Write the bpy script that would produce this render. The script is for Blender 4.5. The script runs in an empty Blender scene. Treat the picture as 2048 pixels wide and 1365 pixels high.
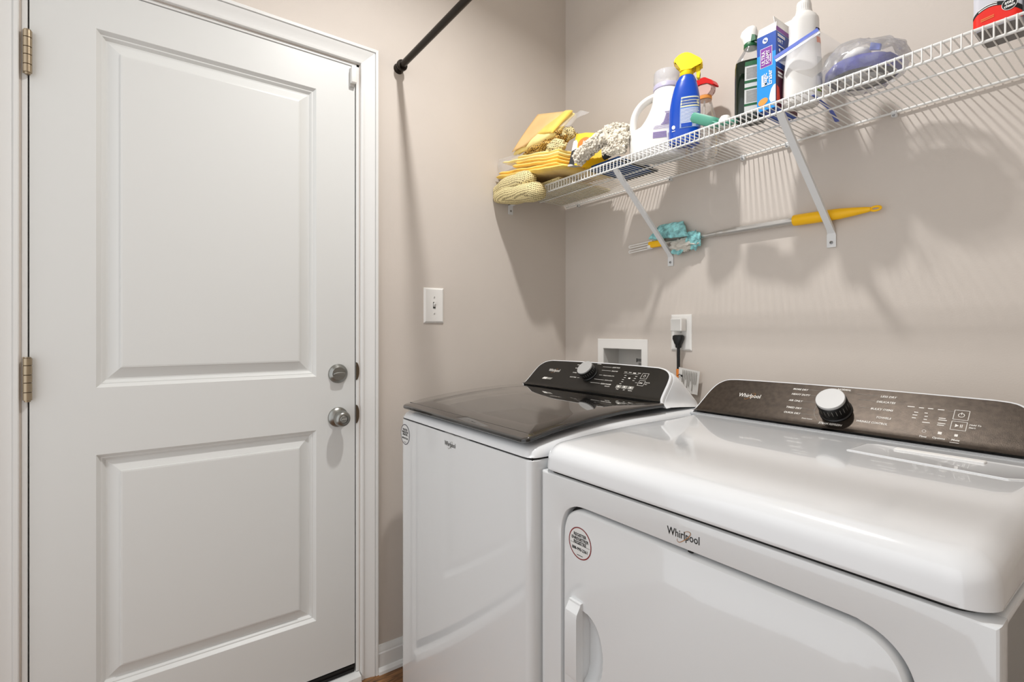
import bpy, bmesh, math, random
from mathutils import Vector, Matrix, noise

S = bpy.context.scene
COL = S.collection
# ------------------------------------------------------------------ camera, world, lights, exposure
cam_d = bpy.data.cameras.new('camera')
cam_d.sensor_width = 36.0
cam_d.lens = 1008.6 / 2048 * 36.0
cam_d.shift_y = -19.5 / 2048
cam_d.clip_start = 0.02
cam = bpy.data.objects.new('camera', cam_d)
cam.location = (1.685, -1.539, 1.182)
cam.rotation_euler = (math.pi / 2, 0, math.radians(53.659))
COL.objects.link(cam)
S.camera = cam

world = bpy.data.worlds.new('world')
S.world = world
world.use_nodes = True
bgn = world.node_tree.nodes['Background']
bgn.inputs['Color'].default_value = (0.975, 0.985, 1.0, 1)
bgn.inputs['Strength'].default_value = 0.92

def area(name, loc, size, energy, color, rot=(0, 0, 0), shape='DISK', size_y=None):
    d = bpy.data.lights.new(name, 'AREA')
    d.shape = shape
    d.size = size
    if size_y: d.size_y = size_y
    d.energy = energy
    d.color = color
    o = bpy.data.objects.new(name, d)
    o.location = loc
    o.rotation_euler = rot
    COL.objects.link(o)
    return o

lamp = area('ceiling_lamp', (0.80, -0.86, 2.69), 0.075, 11.0, (1.0, 0.985, 0.965))
lamp.data.spread = math.radians(154)      # a recessed lamp: little light leaves it sideways

S.view_settings.view_transform = 'Standard'
S.view_settings.look = 'None'
S.view_settings.exposure = 0.56
S.view_settings.gamma = 1.0
S.view_settings.use_curve_mapping = False

# ------------------------------------------------------------------ materials
def lin(c):
    r = []
    for v in c:
        v = v / 255.0
        r.append(v / 12.92 if v <= 0.04045 else ((v + 0.055) / 1.055) ** 2.4)
    return (r[0], r[1], r[2], 1.0)

MATS = {}
def mat(name, color, rough=0.5, metal=0.0, coat=0.0, spec=0.5, bump=0.0, bscale=200.0, var=0.0, vscale=8.0,
        trans=0.0, alpha=1.0, sheen=0.0, aniso=0.0, ior=1.45):
    m = bpy.data.materials.new(name)
    m.use_nodes = True
    nt = m.node_tree
    b = nt.nodes['Principled BSDF']
    b.inputs['Base Color'].default_value = lin(color)
    b.inputs['Roughness'].default_value = rough
    b.inputs['Metallic'].default_value = metal
    b.inputs['Coat Weight'].default_value = coat
    b.inputs['Coat Roughness'].default_value = 0.03
    b.inputs['Specular IOR Level'].default_value = spec
    b.inputs['Transmission Weight'].default_value = trans
    b.inputs['Alpha'].default_value = alpha
    b.inputs['Sheen Weight'].default_value = sheen
    b.inputs['Anisotropic'].default_value = aniso
    b.inputs['IOR'].default_value = ior
    if bump or var:
        tc = nt.nodes.new('ShaderNodeTexCoord')
    if bump:
        n = nt.nodes.new('ShaderNodeTexNoise')
        n.inputs['Scale'].default_value = bscale
        n.inputs['Detail'].default_value = 3
        bp = nt.nodes.new('ShaderNodeBump')
        bp.inputs['Strength'].default_value = bump
        bp.inputs['Distance'].default_value = 0.002
        nt.links.new(tc.outputs['Object'], n.inputs['Vector'])
        nt.links.new(n.outputs['Fac'], bp.inputs['Height'])
        nt.links.new(bp.outputs['Normal'], b.inputs['Normal'])
    if var:
        n2 = nt.nodes.new('ShaderNodeTexNoise')
        n2.inputs['Scale'].default_value = vscale
        n2.inputs['Detail'].default_value = 4
        r = nt.nodes.new('ShaderNodeValToRGB')
        r.color_ramp.elements[0].position = 0.3
        r.color_ramp.elements[1].position = 0.7
        r.color_ramp.elements[0].color = lin([max(0, c * (1 - var)) for c in color])
        r.color_ramp.elements[1].color = lin([min(255, c * (1 + var)) for c in color])
        nt.links.new(tc.outputs['Object'], n2.inputs['Vector'])
        nt.links.new(n2.outputs['Fac'], r.inputs['Fac'])
        nt.links.new(r.outputs['Color'], b.inputs['Base Color'])
    MATS[name] = m
    return m

def film(name, color, opacity, rough=0.08, gloss=0.25):
    """thin clear plastic film: mostly see-through, with a sheen of reflection"""
    m = bpy.data.materials.new(name)
    m.use_nodes = True
    nt = m.node_tree
    for n in list(nt.nodes): nt.nodes.remove(n)
    out = nt.nodes.new('ShaderNodeOutputMaterial')
    tr = nt.nodes.new('ShaderNodeBsdfTransparent')
    df = nt.nodes.new('ShaderNodeBsdfDiffuse')
    df.inputs['Color'].default_value = lin(color)
    gl = nt.nodes.new('ShaderNodeBsdfGlossy')
    gl.inputs['Roughness'].default_value = rough
    fr = nt.nodes.new('ShaderNodeFresnel')
    fr.inputs['IOR'].default_value = 1.4
    mth = nt.nodes.new('ShaderNodeMath'); mth.operation = 'MULTIPLY_ADD'
    mth.inputs[1].default_value = gloss * 2; mth.inputs[2].default_value = gloss * 0.1
    m1 = nt.nodes.new('ShaderNodeMixShader'); m1.inputs[0].default_value = opacity
    m2 = nt.nodes.new('ShaderNodeMixShader')
    nt.links.new(tr.outputs[0], m1.inputs[1]); nt.links.new(df.outputs[0], m1.inputs[2])
    nt.links.new(fr.outputs[0], mth.inputs[0]); nt.links.new(mth.outputs[0], m2.inputs[0])
    nt.links.new(m1.outputs[0], m2.inputs[1]); nt.links.new(gl.outputs[0], m2.inputs[2])
    nt.links.new(m2.outputs[0], out.inputs[0])
    MATS[name] = m
    return m

def dotted(name, base, dot, scale, thr, rough=0.9, mix=None):
    """soft open-weave cloth: rows of dark perforations on a pale ground, with matching relief"""
    m = bpy.data.materials.new(name)
    m.use_nodes = True
    nt = m.node_tree
    b = nt.nodes['Principled BSDF']
    b.inputs['Roughness'].default_value = rough
    tc = nt.nodes.new('ShaderNodeTexCoord')
    vo = nt.nodes.new('ShaderNodeTexVoronoi')
    vo.inputs['Scale'].default_value = scale
    vo.inputs['Randomness'].default_value = 0.16
    r = nt.nodes.new('ShaderNodeValToRGB')
    r.color_ramp.elements[0].position = thr
    r.color_ramp.elements[1].position = thr + 0.16
    r.color_ramp.elements[0].color = lin(dot)
    r.color_ramp.elements[1].color = lin(base)
    vo.voronoi_dimensions = '2D'
    nt.links.new(tc.outputs['UV'], vo.inputs['Vector'])
    nt.links.new(vo.outputs['Distance'], r.inputs['Fac'])
    nt.links.new(r.outputs['Color'], b.inputs['Base Color'])
    bp = nt.nodes.new('ShaderNodeBump'); bp.inputs['Strength'].default_value = 0.8; bp.inputs['Distance'].default_value = 0.003
    nt.links.new(vo.outputs['Distance'], bp.inputs['Height'])
    nt.links.new(bp.outputs['Normal'], b.inputs['Normal'])
    MATS[name] = m
    return m

def wood(name):
    m = bpy.data.materials.new(name)
    m.use_nodes = True
    nt = m.node_tree
    b = nt.nodes['Principled BSDF']
    b.inputs['Roughness'].default_value = 0.38
    tc = nt.nodes.new('ShaderNodeTexCoord')
    mp = nt.nodes.new('ShaderNodeMapping')
    mp.inputs['Scale'].default_value = (40, 4, 4)
    n = nt.nodes.new('ShaderNodeTexNoise')
    n.inputs['Scale'].default_value = 2.2
    n.inputs['Detail'].default_value = 8
    n.inputs['Distortion'].default_value = 1.6
    r = nt.nodes.new('ShaderNodeValToRGB')
    r.color_ramp.elements[0].position = 0.32
    r.color_ramp.elements[1].position = 0.68
    r.color_ramp.elements[0].color = lin((62, 38, 18))
    r.color_ramp.elements[1].color = lin((160, 112, 66))
    nt.links.new(tc.outputs['Object'], mp.inputs['Vector'])
    nt.links.new(mp.outputs['Vector'], n.inputs['Vector'])
    nt.links.new(n.outputs['Fac'], r.inputs['Fac'])
    nt.links.new(r.outputs['Color'], b.inputs['Base Color'])
    MATS[name] = m
    return m

mat('wall_paint', (209, 200, 191), 0.62, bump=0.10, bscale=260, var=0.012, vscale=3)
mat('ceiling_paint', (240, 238, 233), 0.8)
mat('trim_paint', (228, 228, 226), 0.32, bump=0.03, bscale=60)
mat('door_paint', (220, 221, 219), 0.36, bump=0.03, bscale=25)
mat('dark_gap', (12, 11, 10), 0.8)
mat('rubber', (24, 24, 24), 0.55, bump=0.2, bscale=120)
mat('nickel', (150, 150, 146), 0.3, metal=1.0)
mat('hinge_metal', (168, 152, 128), 0.34, metal=0.85, bump=0.05)
mat('strike_metal', (96, 82, 66), 0.45, metal=0.6)
mat('bronze', (34, 26, 18), 0.36, metal=0.5, spec=0.5)
mat('white_plastic', (238, 236, 232), 0.3)
mat('grey_plastic', (205, 203, 199), 0.4)
mat('dark_slot', (70, 72, 68), 0.6)
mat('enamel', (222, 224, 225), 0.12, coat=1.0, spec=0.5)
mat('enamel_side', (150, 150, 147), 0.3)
mat('white_gloss', (228, 230, 232), 0.14, coat=0.8)
mat('panel_dark', (72, 64, 57), 0.33, metal=0.75, coat=0.15, bump=0.12, bscale=900, var=0.10, vscale=90)
mat('panel_black', (26, 24, 21), 0.40, metal=0.1, coat=0.1, bump=0.06, bscale=900)
mat('lid_frame', (50, 46, 43), 0.06, coat=1.0)
mat('lid_black', (20, 18, 17), 0.22, coat=0.5)
mat('knob_metal', (186, 186, 185), 0.5, metal=0.25)
mat('knob_black', (22, 22, 22), 0.3)
mat('print_white', (235, 232, 226), 0.5)
mat('print_grey', (150, 148, 142), 0.5)
mat('print_black', (16, 16, 16), 0.5)
mat('gold', (168, 120, 74), 0.35, metal=0.6)
mat('red_ring', (128, 30, 34), 0.5)
mat('blue_ring', (60, 52, 70), 0.5)
mat('sticker', (222, 222, 220), 0.35)
mat('tub_steel', (170, 170, 168), 0.35, metal=0.5)
mat('wire_white', (236, 236, 233), 0.35)
mat('bracket_white', (226, 227, 227), 0.38)
mat('screw', (150, 150, 150), 0.35, metal=0.9)
mat('cord_black', (14, 14, 14), 0.45)
mat('orange_tape', (222, 128, 44), 0.4)
mat('tag_paper', (226, 224, 220), 0.7)
mat('yellow_cloth', (246, 202, 92), 0.95, sheen=0.3, bump=0.25, bscale=400, var=0.07, vscale=18)
mat('pale_yellow_cloth', (250, 226, 150), 0.95, sheen=0.3, bump=0.25, bscale=400, var=0.05, vscale=18)
mat('kraft', (228, 190, 132), 0.75, var=0.04, vscale=12)
dotted('mesh_cloth', (238, 222, 168), (84, 66, 40), 128.0, 0.19)
dotted('amber_mesh', (218, 178, 98), (74, 48, 24), 120.0, 0.22)
mat('carton_yellow', (252, 204, 20), 0.4)
mat('carton_orange', (242, 122, 24), 0.4)
mat('carton_black', (24, 24, 24), 0.45)
mat('carton_grey', (188, 186, 182), 0.5)
mat('chenille', (226, 218, 202), 0.95, sheen=0.4, bump=0.5, bscale=350, var=0.12, vscale=45)
mat('mop_blue', (38, 74, 126), 0.85, bump=0.4, bscale=200, var=0.1, vscale=40)
mat('mop_black', (22, 22, 24), 0.7)
mat('jug_white', (232, 230, 226), 0.38, spec=0.4)
mat('lilac', (186, 182, 206), 0.4)
mat('purple_print', (140, 122, 172), 0.55)
mat('bottle_blue', (8, 70, 178), 0.24, coat=0.3)
mat('bottle_blue_base', (24, 92, 196), 0.24, coat=0.3)
mat('trigger_yellow', (250, 214, 12), 0.4)
mat('label_blue', (108, 140, 204), 0.5)
mat('label_cream', (226, 220, 176), 0.5)
film('clear_plastic', (235, 232, 228), 0.16, 0.06, 0.35)
film('clear_cap', (236, 236, 240), 0.42, 0.1, 0.3)
film('bag_film', (244, 244, 246), 0.24, 0.20, 0.30)
film('pink_clear', (244, 205, 196), 0.72, 0.15, 0.3)
film('window_glass', (62, 58, 55), 0.60, 0.02, 0.9)
mat('trigger_red', (214, 24, 24), 0.4)
mat('teal', (88, 158, 136), 0.45)
mat('green_liquid', (6, 22, 10), 0.08, coat=0.5)
mat('green_label', (22, 92, 52), 0.45)
mat('label_grey', (206, 208, 204), 0.5)
mat('box_blue', (22, 142, 220), 0.42)
mat('box_navy', (16, 72, 164), 0.42)
mat('box_purple', (124, 48, 150), 0.45)
mat('box_maroon', (84, 22, 52), 0.45)
mat('card_white', (242, 241, 239), 0.55)
mat('sponge_orange', (232, 152, 70), 0.7)
mat('label_red', (214, 60, 40), 0.5)
mat('label_green', (132, 158, 70), 0.5)
mat('label_navy', (44, 42, 84), 0.5)
mat('label_orange', (232, 116, 60), 0.5)
mat('pad_blue', (62, 66, 150), 0.9, bump=0.5, bscale=300, var=0.15, vscale=50)
mat('zip_blue', (86, 108, 198), 0.4)
mat('zip_white', (226, 228, 236), 0.4)
mat('canister_red', (232, 34, 16), 0.4)
mat('canister_grey', (208, 208, 216), 0.4)
mat('canister_base', (120, 118, 116), 0.5)
mat('aluminium', (206, 204, 200), 0.3, metal=0.75)
mat('grip_yellow', (255, 196, 10), 0.42)
mat('duster_teal', (140, 198, 204), 0.95, bump=0.8, bscale=220, var=0.28, vscale=55)
mat('duster_white', (206, 202, 192), 0.95, bump=0.6, bscale=200, var=0.1, vscale=30)
film('pouch_film', (248, 248, 250), 0.20, 0.16, 0.34)
wood('wood_floor')

# ------------------------------------------------------------------ geometry helpers
def frame(n, up=(0, 0, 1)):
    n = Vector(n).normalized()
    u = Vector(up)
    if abs(n.dot(u)) > 0.97: u = Vector((0, 1, 0))
    x = u.cross(n).normalized()
    y = n.cross(x)
    return x, y, n

XS = [1.0]
XFORM = [None]      # a turn applied to everything built while it is set (a thing set askew on the shelf)
def turn(c, deg, shift=(0, 0, 0)):
    c = Vector(c)
    XFORM[0] = Matrix.Translation(c + Vector(shift)) @ Matrix.Rotation(math.radians(deg), 4, 'Z') @ Matrix.Translation(-c)
def unturn(): XFORM[0] = None

class MB:
    def __init__(s): s.bm = bmesh.new(); s.uv = None
    def face(s, pts):
        vs = [s.bm.verts.new(p) for p in pts]
        return s.bm.faces.new(vs)
    def box(s, a, b, bev=0.0, seg=2, M=None):
        x0, y0, z0 = a; x1, y1, z1 = b
        vs = [s.bm.verts.new(p) for p in ((x0, y0, z0), (x1, y0, z0), (x1, y1, z0), (x0, y1, z0), (x0, y0, z1), (x1, y0, z1), (x1, y1, z1), (x0, y1, z1))]
        fs = [s.bm.faces.new([vs[i] for i in f]) for f in ((3, 2, 1, 0), (4, 5, 6, 7), (0, 1, 5, 4), (1, 2, 6, 5), (2, 3, 7, 6), (3, 0, 4, 7))]
        if bev:
            es = list({e for f in fs for e in f.edges})
            r = bmesh.ops.bevel(s.bm, geom=es, offset=bev, segments=seg, affect='EDGES', profile=0.5)
            vs = list({v for f in r['faces'] for v in f.verts} | {v for v in vs if v.is_valid})
        if M is not None:
            for v in vs: v.co = M @ v.co
        return s
    def loft(s, rings, cap0=True, cap1=True, closed=True):
        R = [[s.bm.verts.new(p) for p in r] for r in rings]
        n = len(R[0])
        for a, b in zip(R[:-1], R[1:]):
            for i in range(n if closed else n - 1):
                j = (i + 1) % n
                s.bm.faces.new((a[i], a[j], b[j], b[i]))
        if cap0: s.bm.faces.new(R[0][::-1])
        if cap1: s.bm.faces.new(R[-1])
        return s
    def prism(s, pts, d):
        d = Vector(d)
        p0 = [Vector(p) for p in pts]
        return s.loft([p0, [p + d for p in p0]])
    def lathe(s, prof, o=(0, 0, 0), n=(0, 0, 1), seg=24, sx=1.0, sy=1.0, up=(0, 0, 1)):
        x, y, z = frame(n, up)
        o = Vector(o)
        rings = []
        for r, h in prof:
            r = max(r, 1e-5)
            rings.append([o + z * h + x * (math.cos(2 * math.pi * i / seg) * r * sx) + y * (math.sin(2 * math.pi * i / seg) * r * sy) for i in range(seg)])
        return s.loft(rings)
    def tube(s, path, r, seg=8, closed=False, flat=1.0, up=(0, 0, 1)):
        P = [Vector(p) for p in path]
        n = len(P)
        rs = r if isinstance(r, (list, tuple)) else [r] * n
        rings = []
        prev = None
        for i in range(n):
            if closed: t = P[(i + 1) % n] - P[i - 1]
            else: t = P[min(i + 1, n - 1)] - P[max(i - 1, 0)]
            t.normalize()
            if prev is None:
                x, y, _ = frame(t, up)
            else:
                x = prev - t * prev.dot(t)
                if x.length < 1e-6: x, y, _ = frame(t, up)
                x.normalize(); y = t.cross(x)
            prev = x
            rings.append([P[i] + x * (math.cos(2 * math.pi * k / seg) * rs[i]) + y * (math.sin(2 * math.pi * k / seg) * rs[i] * flat) for k in range(seg)])
        if closed:
            rings.append(rings[0])
            return s.loft(rings, False, False)
        return s.loft(rings)
    def ball(s, c, r, sub=2, disp=0.0, seed=0.0, freq=3.0):
        res = bmesh.ops.create_icosphere(s.bm, subdivisions=sub, radius=1.0)
        c = Vector(c)
        rv = Vector(r) if not isinstance(r, (int, float)) else Vector((r, r, r))
        for v in res['verts']:
            p = v.co.copy()
            k = 1 + disp * noise.noise(p * freq + Vector((seed, seed * 1.7, seed * 0.3)))
            v.co = c + Vector((p.x * rv.x, p.y * rv.y, p.z * rv.z)) * k
        return s
    def grid(s, fn, nu, nv, thick=None):
        """surface fn(u,v) u,v in 0..1 with uv; thick: vector-offset closed sheet"""
        if s.uv is None: s.uv = s.bm.loops.layers.uv.new('UVMap')
        V = [[s.bm.verts.new(fn(i / nu, j / nv)) for j in range(nv + 1)] for i in range(nu + 1)]
        for i in range(nu):
            for j in range(nv):
                f = s.bm.faces.new((V[i][j], V[i + 1][j], V[i + 1][j + 1], V[i][j + 1]))
                for l, (a, b) in zip(f.loops, ((i, j), (i + 1, j), (i + 1, j + 1), (i, j + 1))):
                    l[s.uv].uv = (a / nu, b / nv)
        return s
    def text(s, body, size, o, xd, yd, align='CENTER', ext=0.0, bold=0.0, squash=1.0, shear=0.0):
        """lettering as thin geometry; o is the baseline anchor, xd/yd unit vectors of the face"""
        c = bpy.data.curves.new('lettering', 'FONT')
        c.body = body; c.size = size; c.align_x = align; c.resolution_u = 2
        c.extrude = ext; c.offset = bold; c.shear = shear
        to = bpy.data.objects.new('lettering', c)
        me = bpy.data.meshes.new_from_object(to)
        x = Vector(xd).normalized(); y = Vector(yd).normalized(); z = x.cross(y)
        o = Vector(o)
        lim = size * (len(body) + 2)
        bad = {v.index for v in me.vertices if v.co.length > lim or abs(v.co.y) > size * 1.5}
        vs = [None if v.index in bad else s.bm.verts.new(o + x * (v.co.x * squash) + y * v.co.y + z * v.co.z) for v in me.vertices]
        for p in me.polygons:
            if any(i in bad for i in p.vertices): continue
            try: s.bm.faces.new([vs[i] for i in p.vertices])
            except ValueError: pass
        bpy.data.meshes.remove(me); bpy.data.objects.remove(to); bpy.data.curves.remove(c)
        return s
    def bars(s, o, xd, yd, w, h, rows, gap=0.45, seed=0, ragged=0.25):
        """rows of small print too fine to read: thin strips"""
        rnd = random.Random(seed)
        x = Vector(xd).normalized(); y = Vector(yd).normalized(); o = Vector(o)
        rh = h / rows
        for i in range(rows):
            ww = w * (1 - ragged * rnd.random())
            a = o - y * (i * rh)
            s.face([a - y * (rh * (1 - gap)), a + x * ww - y * (rh * (1 - gap)), a + x * ww, a])
        return s
    def quad(s, o, xd, yd, w, h):
        x = Vector(xd).normalized(); y = Vector(yd).normalized(); o = Vector(o)
        s.face([o, o + x * w, o + x * w + y * h, o + y * h]); return s
    def disc(s, o, xd, yd, rx, ry=None, n=28):
        x = Vector(xd).normalized(); y = Vector(yd).normalized(); o = Vector(o); ry = ry or rx
        s.face([o + x * (rx * math.cos(2 * math.pi * i / n)) + y * (ry * math.sin(2 * math.pi * i / n)) for i in range(n)]); return s
    def ring(s, o, xd, yd, r0, r1, n=40):
        x = Vector(xd).normalized(); y = Vector(yd).normalized(); o = Vector(o)
        for i in range(n):
            a, b = 2 * math.pi * i / n, 2 * math.pi * (i + 1) / n
            da, db = x * math.cos(a) + y * math.sin(a), x * math.cos(b) + y * math.sin(b)
            s.face([o + da * r0, o + da * r1, o + db * r1, o + db * r0])
        return s
    def xf(s, M):
        for v in s.bm.verts: v.co = M @ v.co
        return s
    def build(s, name, m, parent=None, smooth=35.0, solid=0.0, recalc=True, sub=0):
        if XFORM[0] is not None: s.xf(XFORM[0])
        if XS[0] != 1.0:
            for v in s.bm.verts: v.co.z = 1.7391 + (v.co.z - 1.7391) * XS[0]
        if recalc: bmesh.ops.recalc_face_normals(s.bm, faces=s.bm.faces)
        org = origin(parent)
        for v in s.bm.verts: v.co -= org
        me = bpy.data.meshes.new(name)
        s.bm.to_mesh(me); s.bm.free()
        if smooth:
            for p in me.polygons: p.use_smooth = True
            me.set_sharp_from_angle(angle=math.radians(smooth))
        if m in ('mesh_cloth', 'amber_mesh'): box_uv(me)
        me.materials.append(MATS[m] if isinstance(m, str) else m)
        o = bpy.data.objects.new(name, me)
        COL.objects.link(o)
        if parent: o.parent = parent
        if solid:
            md = o.modifiers.new('thickness', 'SOLIDIFY'); md.thickness = solid; md.offset = 0
        if sub:
            md = o.modifiers.new('smooth', 'SUBSURF'); md.levels = sub; md.render_levels = sub
        return o

def box_uv(me):
    uv = me.uv_layers.new(name='UVMap') if not me.uv_layers else me.uv_layers[0]
    for p in me.polygons:
        n = p.normal
        k = max(range(3), key=lambda q: abs(n[q]))
        a, b = [(1, 2), (0, 2), (0, 1)][k]
        for li in p.loop_indices:
            c = me.vertices[me.loops[li].vertex_index].co
            uv.data[li].uv = (c[a] + c[k] * 0.3, c[b] + c[k] * 0.6)

def origin(o):
    v = Vector((0, 0, 0))
    while o: v += Vector(o.location); o = o.parent
    return v

def thing(name, label, cat, loc, group=None):
    o = bpy.data.objects.new(name, None)
    o.location = loc
    o.empty_display_size = 0.05
    COL.objects.link(o)
    o['label'] = label; o['category'] = cat
    if group: o['group'] = group
    return o

def tag(o, label, cat, group=None):
    o['label'] = label; o['category'] = cat
    if group: o['group'] = group
    return o

def struct(o, label=None):
    o['kind'] = 'structure'
    if label: o['label'] = label
    return o

def structroot(name, loc, label=None):
    o = bpy.data.objects.new(name, None); o.location = loc; COL.objects.link(o)
    return struct(o, label)

def sellipse(cx, cy, a, b, e=3.0, n=32, rot=0.0, z=0.0):
    r = []
    for i in range(n):
        t = 2 * math.pi * i / n
        c, s_ = math.cos(t), math.sin(t)
        x = a * math.copysign(abs(c) ** (2 / e), c); y = b * math.copysign(abs(s_) ** (2 / e), s_)
        r.append(Vector((cx + x * math.cos(rot) - y * math.sin(rot), cy + x * math.sin(rot) + y * math.cos(rot), z)))
    return r

# ================================================================== ROOM SHELL
DY0, DY1, DZ1 = -1.7725, -0.9425, 2.085       # rough door opening in the door wall
YF, XR, ZC = -2.45, 2.15, 2.74
m = MB()
m.box((-0.12, DY1, 0), (0, 0.0, ZC)); m.box((-0.12, YF, 0), (0, DY0, ZC)); m.box((-0.12, DY0, DZ1), (0, DY1, ZC))
struct(m.build('wall_left', 'wall_paint', smooth=0), 'greige painted wall with the entry door')
BX0, BX1, BZ0, BZ1 = 0.233, 0.432, 0.925, 1.114   # opening of the laundry box
m = MB()
m.box((0, 0, 0), (BX0, 0.14, ZC)); m.box((BX1, 0, 0), (XR, 0.14, ZC)); m.box((BX0, 0, 0), (BX1, 0.14, BZ0)); m.box((BX0, 0, BZ1), (BX1, 0.14, ZC))
struct(m.build('wall_back', 'wall_paint', smooth=0), 'greige painted wall behind the laundry machines')
m = MB(); m.box((XR, YF, 0), (XR + 0.1, 0.14, ZC)); struct(m.build('wall_right', 'wall_paint', smooth=0))
m = MB(); m.box((-0.12, YF, ZC), (XR + 0.1, 0.14, ZC + 0.1)); struct(m.build('ceiling', 'ceiling_paint', smooth=0))
m = MB(); m.box((-0.12, YF, -0.08), (XR + 0.1, 0.14, -0.012)); fl = struct(m.build('floor', 'dark_gap', smooth=0), 'brown wood plank floor')
rnd = random.Random(4)
pw = 0.125
xq = 0.0
while xq < XR - 0.01:
    y0 = YF; first = True
    while y0 < -0.001:
        L = rnd.uniform(0.5, 1.1) if first else 1.2
        y1 = min(y0 + L, 0.0)
        if y1 > -0.25: y1 = 0.0
        m = MB(); m.box((xq + 0.001, y0 + 0.001, -0.012), (min(xq + pw, XR) - 0.001, y1 - 0.001, rnd.uniform(-0.0006, 0.0)), 0.0012, 1)
        m.build('plank', 'wood_floor', fl, smooth=0)
        y0 = y1; first = False
    xq += pw

# baseboards with shoe moulding
def baseboard(name, path_fn, a, b):
    prof = [(0, 0), (0.024, 0), (0.023, 0.010), (0.017, 0.018), (0.0125, 0.020), (0.0125, 0.066), (0.010, 0.070), (0.0095, 0.078), (0.006, 0.085), (0.0035, 0.0915), (0, 0.092)]
    m = MB(); m.loft([[path_fn(a, d, h) for d, h in prof], [path_fn(b, d, h) for d, h in prof]])
    return struct(m.build(name, 'trim_paint', smooth=25))
baseboard('baseboard_left', lambda t, d, h: (d, t, h), -0.881, 0.0)
baseboard('baseboard_back', lambda t, d, h: (t, -d, h), 0.0, XR)

# door casing: one mitred moulding swept up, across and down
prof = [(0.0, 0.0), (0.0, 0.008), (0.0015, 0.010), (0.0085, 0.0110), (0.0090, 0.0070), (0.0108, 0.0070), (0.022, 0.0095), (0.034, 0.012), (0.044, 0.0155), (0.0462, 0.0160), (0.0468, 0.0125), (0.0484, 0.0125), (0.0492, 0.0185), (0.0565, 0.0190), (0.0590, 0.0175), (0.0595, 0.0)]
CY0, CY1, CZ = -1.7755, -0.9400, 2.0875
def casing_ring(k):
    if k == 0: return [(t, CY0 - d, 0.0) for d, t in prof]
    if k == 1: return [(t, CY0 - d, CZ + d) for d, t in prof]
    if k == 2: return [(t, CY1 + d, CZ + d) for d, t in prof]
    return [(t, CY1 + d, 0.0) for d, t in prof]
for nm, (a, b) in (('trim_1', (0, 1)), ('trim_2', (1, 2)), ('trim_3', (3, 2))):
    m = MB(); m.loft([casing_ring(a), casing_ring(b)])
    struct(m.build(nm, 'trim_paint', smooth=25), {'trim_1': 'left door casing', 'trim_2': 'door head casing', 'trim_3': 'right door casing'}[nm])
# jamb lining
m = MB()
m.box((-0.12, DY0, 0.03), (-0.001, DY0 + 0.011, DZ1), 0.0012, 1); m.box((-0.12, DY1 - 0.0105, 0.03), (-0.001, DY1, DZ1), 0.0012, 1); m.box((-0.12, DY0, DZ1 - 0.009), (-0.001, DY1, DZ1), 0.0012, 1)
m.box((-0.075, DY0 + 0.011, 0.03), (-0.049, DY0 + 0.023, DZ1 - 0.009)); m.box((-0.075, DY1 - 0.023, 0.03), (-0.049, DY1 - 0.0105, DZ1 - 0.009)); m.box((-0.075, DY0, DZ1 - 0.021), (-0.049, DY1, DZ1 - 0.009))
jamb = struct(m.build('trim_4', 'trim_paint', smooth=0), 'door jamb lining')
for zc, hh, nm in ((1.047, 0.030, 'strike_plate'), (0.902, 0.031, 'strike_plate')):
    m = MB(); n = 16
    pts = [(0.0010, DY1 - 0.0105 + 0.010 * math.sin(math.pi * i / n), zc + hh * math.cos(math.pi * i / n)) for i in range(n + 1)]
    m.prism(pts, (-0.004, 0, 0)); m.build(nm, 'strike_metal', jamb, smooth=0)
# threshold and bottom sweep
m = MB(); m.loft([[(-0.12, y, 0.0), (-0.12, y, 0.030), (-0.01, y, 0.030), (0.020, y, 0.022), (0.024, y, 0.004), (0.024, y, 0.0)] for y in (DY0 + 0.0, DY1 - 0.0)])
struct(m.build('trim_5', 'trim_paint', smooth=25), 'white door threshold')
m = MB(); m.box((-0.5, DY0 - 0.1, -0.02), (-0.135, DY1 + 0.1, 2.2)); struct(m.build('dark_gap_backing', 'dark_gap', smooth=0))  # unseen black block added behind the door to keep its gaps dark

# ================================================================== DOOR
door = structroot('door_1', (-0.0225, -1.3575, 0.06), 'white two-panel entry door')
FX = -0.003
sy0, sy1, sz0, sz1 = -1.7582, -0.9570, 0.060, 2.0735
py0, py1 = -1.6325, -1.0825
pans = [(0.245, 0.8615), (1.0355, 1.9665)]
m = MB()
ys = [sy0, py0, py1, sy1]; zs = [sz0, pans[0][0], pans[0][1], pans[1][0], pans[1][1], sz1]
for i in range(3):
    for j in range(5):
        if i == 1 and j in (1, 3): continue
        m.face([(FX, ys[i], zs[j]), (FX, ys[i + 1], zs[j]), (FX, ys[i + 1], zs[j + 1]), (FX, ys[i], zs[j + 1])])
B = -0.046
m.face([(B, sy0, sz0), (B, sy0, sz1), (B, sy1, sz1), (B, sy1, sz0)])
m.face([(FX, sy0, sz0), (FX, sy0, sz1), (B, sy0, sz1), (B, sy0, sz0)]); m.face([(FX, sy1, sz0), (FX, sy1, sz1), (B, sy1, sz1), (B, sy1, sz0)])
m.face([(FX, sy0, sz0), (FX, sy1, sz0), (B, sy1, sz0), (B, sy0, sz0)]); m.face([(FX, sy0, sz1), (FX, sy1, sz1), (B, sy1, sz1), (B, sy0, sz1)])
bmesh.ops.remove_doubles(m.bm, verts=m.bm.verts, dist=1e-5)
m.build('slab', 'door_paint', door, smooth=0)
step = [(0.0, 0.0), (0.001, -0.0008), (0.0085, -0.0092), (0.0112, -0.0094), (0.0125, -0.0104), (0.0185, -0.0168), (0.0225, -0.0172), (0.0260, -0.0162), (0.0490, -0.0066), (0.0502, -0.0030), (0.0545, -0.0022)]
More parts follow.
